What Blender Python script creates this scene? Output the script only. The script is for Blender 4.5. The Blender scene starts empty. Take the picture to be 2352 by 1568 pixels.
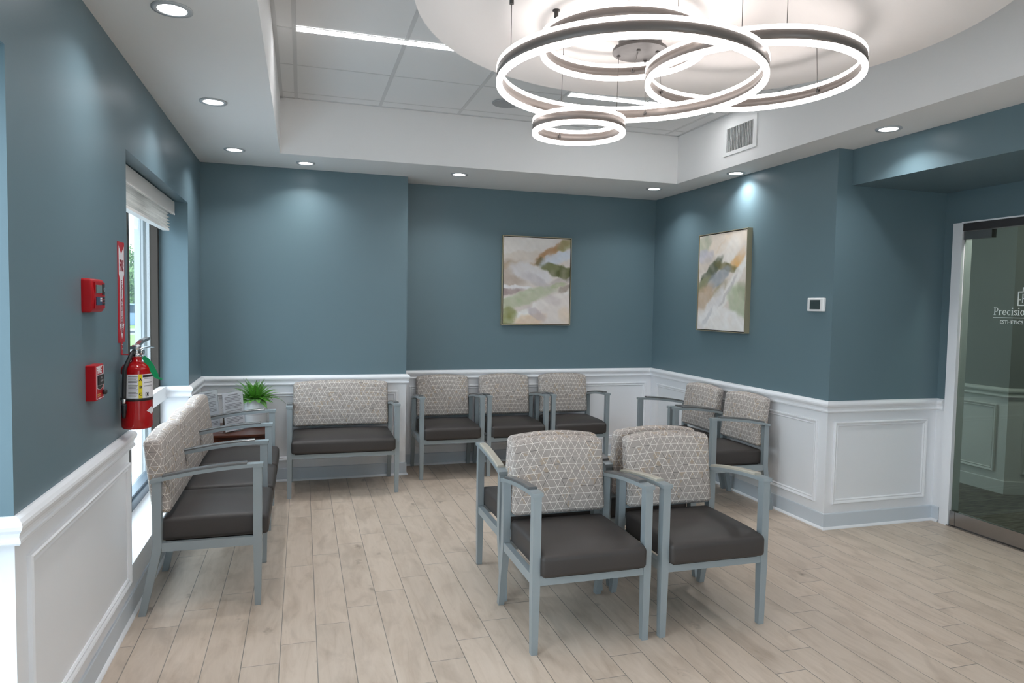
import bpy, bmesh, math, random
from mathutils import Vector, Matrix, noise
random.seed(7)
PI = math.pi
SC = bpy.context.scene
COL = SC.collection

# ------------------------------------------------------------------ materials
def lin(r, g, b):
    f = lambda c: (c/255/12.92) if c/255 <= 0.04045 else ((c/255+0.055)/1.055)**2.4
    return (f(r), f(g), f(b), 1.0)

def new_mat(name):
    m = bpy.data.materials.new(name); m.use_nodes = True
    nt = m.node_tree; nt.nodes.clear()
    out = nt.nodes.new('ShaderNodeOutputMaterial')
    return m, nt, out

def N(nt, typ, **kw):
    n = nt.nodes.new(typ)
    for k, v in kw.items():
        setattr(n, k, v)
    return n

def L(nt, a, b): nt.links.new(a, b)

def pbr(name, color, rough=0.5, metal=0.0, spec=0.5, bump=0.0, bscale=300.0, vary=0.0, vscale=6.0, coat=0.0):
    m, nt, out = new_mat(name)
    p = N(nt, 'ShaderNodeBsdfPrincipled')
    p.inputs['Base Color'].default_value = color
    p.inputs['Roughness'].default_value = rough
    p.inputs['Metallic'].default_value = metal
    p.inputs['Specular IOR Level'].default_value = spec
    p.inputs['Coat Weight'].default_value = coat
    tc = N(nt, 'ShaderNodeTexCoord')
    if vary > 0:
        nz = N(nt, 'ShaderNodeTexNoise'); nz.inputs['Scale'].default_value = vscale; nz.inputs['Detail'].default_value = 4
        L(nt, tc.outputs['Object'], nz.inputs['Vector'])
        mx = N(nt, 'ShaderNodeMix', data_type='RGBA')
        mx.inputs[6].default_value = tuple(c*(1-vary) for c in color[:3])+(1,)
        mx.inputs[7].default_value = tuple(min(1, c*(1+vary)) for c in color[:3])+(1,)
        L(nt, nz.outputs['Fac'], mx.inputs[0]); L(nt, mx.outputs[2], p.inputs['Base Color'])
    if bump > 0:
        nb = N(nt, 'ShaderNodeTexNoise'); nb.inputs['Scale'].default_value = bscale; nb.inputs['Detail'].default_value = 3
        L(nt, tc.outputs['Object'], nb.inputs['Vector'])
        b = N(nt, 'ShaderNodeBump'); b.inputs['Strength'].default_value = bump; b.inputs['Distance'].default_value = 0.002
        L(nt, nb.outputs['Fac'], b.inputs['Height']); L(nt, b.outputs['Normal'], p.inputs['Normal'])
    L(nt, p.outputs[0], out.inputs[0])
    return m

def emit(name, color, strength):
    m, nt, out = new_mat(name)
    e = N(nt, 'ShaderNodeEmission'); e.inputs[0].default_value = color; e.inputs[1].default_value = strength
    L(nt, e.outputs[0], out.inputs[0])
    return m

def thin_glass(name, tint, refl=1.0):
    m, nt, out = new_mat(name)
    t = N(nt, 'ShaderNodeBsdfTransparent'); t.inputs[0].default_value = tint
    g = N(nt, 'ShaderNodeBsdfGlossy'); g.inputs['Roughness'].default_value = 0.0
    lw = N(nt, 'ShaderNodeLayerWeight'); lw.inputs[0].default_value = 0.5       # facing term is the same on both sides of a pane
    pw = N(nt, 'ShaderNodeMath', operation='POWER'); pw.inputs[1].default_value = 5.0; L(nt, lw.outputs['Facing'], pw.inputs[0])
    fr = N(nt, 'ShaderNodeMath', operation='MULTIPLY_ADD'); fr.inputs[1].default_value = 0.96; fr.inputs[2].default_value = 0.04; L(nt, pw.outputs[0], fr.inputs[0])
    ml = N(nt, 'ShaderNodeMath', operation='MULTIPLY'); ml.inputs[1].default_value = refl
    mx = N(nt, 'ShaderNodeMixShader')
    L(nt, fr.outputs[0], ml.inputs[0]); L(nt, ml.outputs[0], mx.inputs[0])
    L(nt, t.outputs[0], mx.inputs[1]); L(nt, g.outputs[0], mx.inputs[2]); L(nt, mx.outputs[0], out.inputs[0])
    return m

def floor_mat():
    m, nt, out = new_mat('plank_tile_floor')
    tc = N(nt, 'ShaderNodeTexCoord'); sep = N(nt, 'ShaderNodeSeparateXYZ'); L(nt, tc.outputs['Object'], sep.inputs[0])
    def M(op, a, b=None, c=None):
        n = N(nt, 'ShaderNodeMath', operation=op)
        for i, v in enumerate((a, b, c)):
            if v is None: continue
            if isinstance(v, (int, float)): n.inputs[i].default_value = v
            else: L(nt, v, n.inputs[i])
        return n.outputs[0]
    W_, LEN, STEP = 0.1507, 0.926, 0.15433
    kx = M('DIVIDE', M('ADD', sep.outputs[0], 0.0855), W_)
    k = M('FLOOR', kx)
    fx = M('SUBTRACT', kx, k)
    ny = M('DIVIDE', M('SUBTRACT', M('SUBTRACT', sep.outputs[1], 3.10), M('MULTIPLY', k, STEP)), LEN)
    n_ = M('FLOOR', ny); fy = M('SUBTRACT', ny, n_)
    dx = M('MULTIPLY', M('MINIMUM', fx, M('SUBTRACT', 1.0, fx)), W_)
    dy = M('MULTIPLY', M('MINIMUM', fy, M('SUBTRACT', 1.0, fy)), LEN)
    d = M('MINIMUM', dx, dy)
    mr = N(nt, 'ShaderNodeMapRange'); mr.inputs[1].default_value = 0.0008; mr.inputs[2].default_value = 0.0024
    L(nt, d, mr.inputs[0]); face = mr.outputs[0]
    cid = N(nt, 'ShaderNodeCombineXYZ'); L(nt, k, cid.inputs[0]); L(nt, n_, cid.inputs[1])
    wn = N(nt, 'ShaderNodeTexWhiteNoise', noise_dimensions='3D'); L(nt, cid.outputs[0], wn.inputs[0])
    # grain coords : stretched along the plank, shifted per plank
    vs = N(nt, 'ShaderNodeVectorMath', operation='SCALE'); vs.inputs[3].default_value = 17.0; L(nt, wn.outputs['Color'], vs.inputs[0])
    va = N(nt, 'ShaderNodeVectorMath', operation='ADD'); L(nt, tc.outputs['Object'], va.inputs[0]); L(nt, vs.outputs[0], va.inputs[1])
    mp = N(nt, 'ShaderNodeMapping'); mp.inputs['Scale'].default_value = (11, 1.6, 1); L(nt, va.outputs[0], mp.inputs[0])
    g1 = N(nt, 'ShaderNodeTexNoise'); g1.inputs['Scale'].default_value = 1.6; g1.inputs['Detail'].default_value = 7; g1.inputs['Roughness'].default_value = 0.62; g1.inputs['Distortion'].default_value = 1.6
    L(nt, mp.outputs[0], g1.inputs['Vector'])
    mp2 = N(nt, 'ShaderNodeMapping'); mp2.inputs['Scale'].default_value = (4.2, 1.7, 1); L(nt, va.outputs[0], mp2.inputs[0])
    g2 = N(nt, 'ShaderNodeTexNoise'); g2.inputs['Scale'].default_value = 2.2; g2.inputs['Detail'].default_value = 5; g2.inputs['Distortion'].default_value = 0.9
    L(nt, mp2.outputs[0], g2.inputs['Vector'])
    # sparse knots
    vo = N(nt, 'ShaderNodeTexVoronoi'); vo.inputs['Scale'].default_value = 3.4
    mp3 = N(nt, 'ShaderNodeMapping'); mp3.inputs['Scale'].default_value = (1.5, 0.75, 1); L(nt, va.outputs[0], mp3.inputs[0])
    nzd = N(nt, 'ShaderNodeTexNoise'); nzd.inputs['Scale'].default_value = 26; L(nt, va.outputs[0], nzd.inputs['Vector'])
    vds = N(nt, 'ShaderNodeVectorMath', operation='SCALE'); vds.inputs[3].default_value = 0.09; L(nt, nzd.outputs['Color'], vds.inputs[0])
    vad = N(nt, 'ShaderNodeVectorMath', operation='ADD'); L(nt, mp3.outputs[0], vad.inputs[0]); L(nt, vds.outputs[0], vad.inputs[1])
    L(nt, vad.outputs[0], vo.inputs['Vector'])
    kn = N(nt, 'ShaderNodeMapRange'); kn.inputs[1].default_value = 0.0; kn.inputs[2].default_value = 0.14; kn.inputs[3].default_value = 1.0; kn.inputs[4].default_value = 0.0
    L(nt, vo.outputs['Distance'], kn.inputs[0])
    ksel = M('GREATER_THAN', N_sep(nt, vo.outputs['Color']), 0.45)
    knot = M('MULTIPLY', kn.outputs[0], ksel)
    cr = N(nt, 'ShaderNodeValToRGB')
    e = cr.color_ramp.elements
    e[0].position = 0.22; e[0].color = lin(180, 161, 142)
    e[1].position = 0.72; e[1].color = lin(205, 189, 173)
    x = e.new(0.45); x.color = lin(196, 179, 162)
    L(nt, g1.outputs['Fac'], cr.inputs[0])
    cr2 = N(nt, 'ShaderNodeValToRGB'); e = cr2.color_ramp.elements
    e[0].position = 0.28; e[0].color = (0.76, 0.74, 0.72, 1); e[1].position = 0.52; e[1].color = (1, 1, 1, 1)
    L(nt, g2.outputs['Fac'], cr2.inputs[0])
    mu = N(nt, 'ShaderNodeMix', data_type='RGBA', blend_type='MULTIPLY'); mu.inputs[0].default_value = 0.85
    L(nt, cr.outputs[0], mu.inputs[6]); L(nt, cr2.outputs[0], mu.inputs[7])
    hv = N(nt, 'ShaderNodeHueSaturation'); L(nt, mu.outputs[2], hv.inputs['Color'])
    L(nt, M('ADD', M('MULTIPLY', wn.outputs['Value'], 0.12), 0.94), hv.inputs['Value'])
    mk = N(nt, 'ShaderNodeMix', data_type='RGBA'); mk.inputs[7].default_value = lin(112, 97, 82)
    L(nt, M('MULTIPLY', knot, 0.85), mk.inputs[0]); L(nt, hv.outputs[0], mk.inputs[6])
    mg = N(nt, 'ShaderNodeMix', data_type='RGBA'); mg.inputs[6].default_value = lin(126, 120, 112)
    L(nt, face, mg.inputs[0]); L(nt, mk.outputs[2], mg.inputs[7])
    p = N(nt, 'ShaderNodeBsdfPrincipled'); L(nt, mg.outputs[2], p.inputs['Base Color'])
    L(nt, M('ADD', 0.34, M('MULTIPLY', g1.outputs['Fac'], 0.18)), p.inputs['Roughness'])
    b = N(nt, 'ShaderNodeBump'); b.inputs['Strength'].default_value = 0.35; b.inputs['Distance'].default_value = 0.002
    L(nt, M('ADD', face, M('MULTIPLY', g1.outputs['Fac'], 0.12)), b.inputs['Height']); L(nt, b.outputs[0], p.inputs['Normal'])
    L(nt, p.outputs[0], out.inputs[0])
    return m

def N_sep(nt, col):
    s = nt.nodes.new('ShaderNodeSeparateColor'); nt.links.new(col, s.inputs[0]); return s.outputs[0]

def fabric_mat():
    m, nt, out = new_mat('triangle_weave_fabric')
    uv = N(nt, 'ShaderNodeUVMap'); uv.uv_map = 'UVMap'
    sep = N(nt, 'ShaderNodeSeparateXYZ'); L(nt, uv.outputs[0], sep.inputs[0])
    def M(op, a, b=None, c=None):
        n = N(nt, 'ShaderNodeMath', operation=op)
        for i, v in enumerate((a, b, c)):
            if v is None: continue
            if isinstance(v, (int, float)): n.inputs[i].default_value = v
            else: L(nt, v, n.inputs[i])
        return n.outputs[0]
    h = 0.0345
    U = M('DIVIDE', sep.outputs[0], h); V = M('DIVIDE', sep.outputs[1], h)
    s3 = M('MULTIPLY', U, 0.8660254); hv = M('MULTIPLY', V, 0.5)
    c1, c2, c3 = V, M('SUBTRACT', s3, hv), M('ADD', s3, hv)
    white = None; dark = None
    for fam, (a, along) in enumerate(((c1, c2), (c2, c1), (c3, c1))):
        r = M('ROUND', a)
        dist = M('ABSOLUTE', M('SUBTRACT', a, r))
        ln = N(nt, 'ShaderNodeMapRange'); ln.inputs[1].default_value = 0.016; ln.inputs[2].default_value = 0.034
        ln.inputs[3].default_value = 1; ln.inputs[4].default_value = 0
        L(nt, dist, ln.inputs[0])
        cid = N(nt, 'ShaderNodeCombineXYZ'); L(nt, r, cid.inputs[0]); L(nt, M('FLOOR', along), cid.inputs[1]); cid.inputs[2].default_value = fam*7.3+1.7
        wn = N(nt, 'ShaderNodeTexWhiteNoise', noise_dimensions='3D'); L(nt, cid.outputs[0], wn.inputs[0])
        isw = M('GREATER_THAN', wn.outputs['Value'], 0.17 if fam else 0.10)
        isd = M('LESS_THAN', wn.outputs['Value'], 0.10)
        w = M('MULTIPLY', ln.outputs[0], isw); dk = M('MULTIPLY', ln.outputs[0], isd)
        white = w if white is None else M('MAXIMUM', white, w)
        dark = dk if dark is None else M('MAXIMUM', dark, dk)
    # tan patches along some triangles
    cid = N(nt, 'ShaderNodeCombineXYZ'); L(nt, M('FLOOR', c1), cid.inputs[0]); L(nt, M('FLOOR', c2), cid.inputs[1]); L(nt, M('FLOOR', c3), cid.inputs[2])
    wn = N(nt, 'ShaderNodeTexWhiteNoise', noise_dimensions='3D'); L(nt, cid.outputs[0], wn.inputs[0])
    tan_sel = M('GREATER_THAN', wn.outputs['Value'], 0.86)
    nz = N(nt, 'ShaderNodeTexNoise'); nz.inputs['Scale'].default_value = 55; L(nt, uv.outputs[0], nz.inputs['Vector'])
    tanf = M('MULTIPLY', tan_sel, M('MULTIPLY', M('GREATER_THAN', nz.outputs['Fac'], 0.5), 0.5))
    tone = M('MULTIPLY', wn.outputs['Value'], 0.35)
    base = N(nt, 'ShaderNodeMix', data_type='RGBA'); base.inputs[6].default_value = lin(166, 157, 151); base.inputs[7].default_value = lin(180, 171, 164)
    L(nt, tone, base.inputs[0])
    mt = N(nt, 'ShaderNodeMix', data_type='RGBA'); mt.inputs[7].default_value = lin(172, 148, 118); L(nt, tanf, mt.inputs[0]); L(nt, base.outputs[2], mt.inputs[6])
    md = N(nt, 'ShaderNodeMix', data_type='RGBA'); md.inputs[7].default_value = lin(82, 79, 78); L(nt, dark, md.inputs[0]); L(nt, mt.outputs[2], md.inputs[6])
    mw = N(nt, 'ShaderNodeMix', data_type='RGBA'); mw.inputs[7].default_value = lin(242, 236, 228); L(nt, white, mw.inputs[0]); L(nt, md.outputs[2], mw.inputs[6])
    p = N(nt, 'ShaderNodeBsdfPrincipled'); p.inputs['Roughness'].default_value = 0.85; p.inputs['Specular IOR Level'].default_value = 0.25
    L(nt, mw.outputs[2], p.inputs['Base Color'])
    wv = N(nt, 'ShaderNodeTexNoise'); wv.inputs['Scale'].default_value = 900; L(nt, uv.outputs[0], wv.inputs['Vector'])
    b = N(nt, 'ShaderNodeBump'); b.inputs['Strength'].default_value = 0.25; b.inputs['Distance'].default_value = 0.001
    L(nt, M('ADD', wv.outputs['Fac'], M('MULTIPLY', white, 0.7)), b.inputs['Height']); L(nt, b.outputs[0], p.inputs['Normal'])
    L(nt, p.outputs[0], out.inputs[0])
    return m

def attr_mat(name, rough=0.6):
    m, nt, out = new_mat(name)
    a = N(nt, 'ShaderNodeVertexColor'); a.layer_name = 'Col'
    p = N(nt, 'ShaderNodeBsdfPrincipled'); p.inputs['Roughness'].default_value = rough; p.inputs['Specular IOR Level'].default_value = 0.2
    tc = N(nt, 'ShaderNodeTexCoord'); nz = N(nt, 'ShaderNodeTexNoise'); nz.inputs['Scale'].default_value = 220
    L(nt, tc.outputs['Object'], nz.inputs['Vector'])
    b = N(nt, 'ShaderNodeBump'); b.inputs['Strength'].default_value = 0.15; b.inputs['Distance'].default_value = 0.001
    L(nt, nz.outputs['Fac'], b.inputs['Height']); L(nt, b.outputs[0], p.inputs['Normal'])
    L(nt, a.outputs[0], p.inputs['Base Color']); L(nt, p.outputs[0], out.inputs[0])
    return m

def wood_mat(name, c1, c2, rough=0.35):
    m, nt, out = new_mat(name)
    tc = N(nt, 'ShaderNodeTexCoord'); mp = N(nt, 'ShaderNodeMapping'); mp.inputs['Scale'].default_value = (3, 30, 30); L(nt, tc.outputs['Object'], mp.inputs[0])
    nz = N(nt, 'ShaderNodeTexNoise'); nz.inputs['Scale'].default_value = 1.5; nz.inputs['Detail'].default_value = 6; nz.inputs['Distortion'].default_value = 1.0
    L(nt, mp.outputs[0], nz.inputs['Vector'])
    cr = N(nt, 'ShaderNodeValToRGB'); e = cr.color_ramp.elements; e[0].position = .35; e[0].color = c1; e[1].position = .65; e[1].color = c2
    L(nt, nz.outputs['Fac'], cr.inputs[0])
    p = N(nt, 'ShaderNodeBsdfPrincipled'); p.inputs['Roughness'].default_value = rough; L(nt, cr.outputs[0], p.inputs['Base Color']); L(nt, p.outputs[0], out.inputs[0])
    return m

def carpet_mat():
    m, nt, out = new_mat('dark_carpet')
    tc = N(nt, 'ShaderNodeTexCoord'); mp = N(nt, 'ShaderNodeMapping'); mp.inputs['Scale'].default_value = (9, 45, 1); L(nt, tc.outputs['Object'], mp.inputs[0])
    nz = N(nt, 'ShaderNodeTexNoise'); nz.inputs['Scale'].default_value = 1.0; nz.inputs['Detail'].default_value = 6; L(nt, mp.outputs[0], nz.inputs['Vector'])
    cr = N(nt, 'ShaderNodeValToRGB'); e = cr.color_ramp.elements; e[0].position = .35; e[0].color = lin(62, 60, 54); e[1].position = .7; e[1].color = lin(128, 124, 112)
    L(nt, nz.outputs['Fac'], cr.inputs[0])
    p = N(nt, 'ShaderNodeBsdfPrincipled'); p.inputs['Roughness'].default_value = 1.0; L(nt, cr.outputs[0], p.inputs['Base Color']); L(nt, p.outputs[0], out.inputs[0])
    return m

BLUE = pbr('blue_wall_paint', (0.128, 0.194, 0.224, 1), 0.40, spec=0.42, bump=0.05, bscale=350)
WHITE = pbr('white_trim_paint', (0.82, 0.83, 0.85, 1), 0.38, bump=0.02, bscale=200)
CEIL = pbr('ceiling_paint', (0.80, 0.79, 0.78, 1), 0.75, spec=0.3, bump=0.03, bscale=300)
DISCM = pbr('ceiling_disc_paint', (0.82, 0.785, 0.765, 1), 0.7, spec=0.3)
TILE = pbr('acoustic_tile', (0.76, 0.76, 0.76, 1), 0.9, spec=0.2, bump=0.10, bscale=420)
GRID = pbr('ceiling_grid_metal', (0.60, 0.60, 0.60, 1), 0.5)
BASE = pbr('vinyl_base', (0.60, 0.65, 0.70, 1), 0.42)
FLOOR = floor_mat()
FABRIC = fabric_mat()
FRAME = pbr('silver_grey_powder_coat', (0.305, 0.350, 0.368, 1), 0.36, metal=0.25, bump=0.04, bscale=900)
PADC = pbr('cream_arm_pad', (0.46, 0.43, 0.36, 1), 0.35, bump=0.05, bscale=500)
PAD = pbr('grey_arm_pad', (0.115, 0.115, 0.115, 1), 0.27, spec=0.9, bump=0.05, bscale=500)
VINYL = pbr('dark_seat_vinyl', (0.043, 0.036, 0.033, 1), 0.48, spec=0.5, bump=0.12, bscale=650)
BLACKF = pbr('black_underside', (0.012, 0.012, 0.013, 1), 0.8)
BRONZE = pbr('bronze_window_metal', (0.042, 0.033, 0.026, 1), 0.55, spec=0.3)
ALU = pbr('blue_grey_sill_metal', (0.12, 0.16, 0.20, 1), 0.35, metal=0.5)
GLASS = thin_glass('window_glass', (0.93, 0.97, 0.97, 1), 0.9)
DOORG = thin_glass('door_glass', (0.54, 0.60, 0.56, 1), 1.0)
STEEL = pbr('brushed_steel', (0.36, 0.34, 0.33, 1), 0.22, metal=1.0, vary=0.06)
DARKSTEEL = pbr('dark_door_metal', (0.085, 0.078, 0.078, 1), 0.35, metal=0.7)
CHROME = pbr('chrome', (0.62, 0.62, 0.62, 1), 0.16, metal=1.0)
RED = pbr('gloss_red', (0.40, 0.003, 0.005, 1), 0.20, spec=0.4, coat=0.15)
REDPL = pbr('red_plastic', (0.40, 0.005, 0.010, 1), 0.42, spec=0.25)
REDSIGN = pbr('red_sign', (0.48, 0.010, 0.022, 1), 0.5)
SIGNW = pbr('sign_white', (0.78, 0.77, 0.80, 1), 0.5)
INK = pbr('black_ink', (0.02, 0.016, 0.018, 1), 0.5)
REDINK = pbr('dark_red_ink', (0.25, 0.006, 0.02, 1), 0.5)
GREYINK = pbr('grey_ink', (0.30, 0.30, 0.32, 1), 0.6)
YELLOW = pbr('label_yellow', (0.75, 0.62, 0.01, 1), 0.5)
RUBBER = pbr('black_rubber', (0.012, 0.012, 0.014, 1), 0.42)
GREEN = pbr('green_tag', (0.010, 0.36, 0.13, 1), 0.5)
LCD = pbr('lcd_grey', (0.13, 0.19, 0.18, 1), 0.25)
NAVY = pbr('navy_label', (0.02, 0.05, 0.10, 1), 0.4)
PLW = pbr('white_plastic', (0.78, 0.78, 0.78, 1), 0.4)
LCDD = pbr('thermostat_lcd', (0.045, 0.065, 0.065, 1), 0.25)
GOLD = pbr('champagne_gold_frame', (0.46, 0.40, 0.27, 1), 0.38, metal=0.5)
CANVAS = attr_mat('painted_canvas')
WOOD = wood_mat('cherry_wood', lin(44, 18, 8), lin(92, 42, 16), 0.28)
DARKW = wood_mat('dark_brown_wood', lin(60, 48, 40), lin(92, 76, 64), 0.5)
POT = pbr('glazed_white_pot', (0.72, 0.74, 0.75, 1), 0.28)
LEAF = pbr('fern_leaf', (0.085, 0.30, 0.022, 1), 0.55, vary=0.45, vscale=18)
LEAFD = pbr('fern_stem', (0.05, 0.12, 0.02, 1), 0.6)
SOIL = pbr('soil', (0.02, 0.015, 0.01, 1), 1.0)
PAPER = pbr('paper', (0.86, 0.86, 0.88, 1), 0.8)
ACRYL = thin_glass('clear_acrylic', (0.96, 0.97, 0.98, 1), 0.8)
def cloth_mat(name, color):
    m, nt, out = new_mat(name)
    tc = N(nt, 'ShaderNodeTexCoord'); mp = N(nt, 'ShaderNodeMapping'); mp.inputs['Scale'].default_value = (60, 2.2, 330); L(nt, tc.outputs['Object'], mp.inputs[0])
    nz = N(nt, 'ShaderNodeTexNoise'); nz.inputs['Scale'].default_value = 1.0; nz.inputs['Detail'].default_value = 4; L(nt, mp.outputs[0], nz.inputs['Vector'])
    cr = N(nt, 'ShaderNodeValToRGB'); e = cr.color_ramp.elements; e[0].position = .3; e[0].color = tuple(c*.72 for c in color[:3])+(1,); e[1].position = .65; e[1].color = color
    L(nt, nz.outputs['Fac'], cr.inputs[0])
    d = N(nt, 'ShaderNodeBsdfDiffuse'); t = N(nt, 'ShaderNodeBsdfTranslucent'); mx = N(nt, 'ShaderNodeMixShader'); mx.inputs[0].default_value = 0.28
    L(nt, cr.outputs[0], d.inputs[0]); L(nt, cr.outputs[0], t.inputs[0]); L(nt, d.outputs[0], mx.inputs[1]); L(nt, t.outputs[0], mx.inputs[2]); L(nt, mx.outputs[0], out.inputs[0])
    return m
SHADE = cloth_mat('woven_shade', (0.72, 0.69, 0.65, 1))
VALANCE = pbr('ivory_valance', (0.70, 0.68, 0.65, 1), 0.5)
RINGM = pbr('ring_aluminium', (0.165, 0.142, 0.128, 1), 0.42, metal=0.35, bump=0.05, bscale=700)
CANOPYM = pbr('brushed_canopy', (0.060, 0.055, 0.052, 1), 0.42, metal=0.3, vary=0.45, vscale=40)
CABLE = pbr('dark_cable', (0.06, 0.055, 0.05, 1), 0.5)
LED = emit('ring_led', (1.0, 0.93, 0.90, 1), 5.4)
LEDW = emit('linear_led', (0.97, 0.98, 1.0, 1), 15.0)
LENS = emit('downlight_lens', (0.96, 0.97, 1.0, 1), 10.0)
TRIMW = pbr('downlight_trim', (0.50, 0.52, 0.54, 1), 0.4)
GRILLE = pbr('grille_white', (0.78, 0.78, 0.77, 1), 0.4)
DARKGAP = pbr('duct_dark', (0.05, 0.05, 0.05, 1), 0.8)
HALLP = pbr('hall_greige_paint', (0.26, 0.265, 0.25, 1), 0.6)
HALLW = pbr('hall_white_paint', (0.62, 0.62, 0.60, 1), 0.5)
CARPET = carpet_mat()
EXTW = pbr('exterior_white_trim', (0.72, 0.76, 0.78, 1), 0.6)
EXTG = pbr('exterior_grey_trim', (0.20, 0.23, 0.235, 1), 0.6)
LAWN = pbr('grass', (0.16, 0.30, 0.06, 1), 0.9, vary=0.4, vscale=3)
ASPH = pbr('parking_asphalt', (0.30, 0.31, 0.32, 1), 0.9, vary=0.2, vscale=2)
CONC = pbr('pale_concrete', (0.55, 0.58, 0.60, 1), 0.9, vary=0.15, vscale=20)
TREEL = pbr('tree_leaf', (0.16, 0.26, 0.10, 1), 0.7, vary=0.5, vscale=2)
BARK = pbr('bark', (0.10, 0.07, 0.05, 1), 0.9)
CARP = pbr('car_paint', (0.16, 0.26, 0.36, 1), 0.25, coat=0.5)
CARG = pbr('car_glass', (0.02, 0.04, 0.06, 1), 0.1)
TYRE = pbr('tyre', (0.015, 0.015, 0.015, 1), 0.8)
WTEXT = pbr('etched_white', (0.72, 0.76, 0.74, 1), 0.6)

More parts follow.
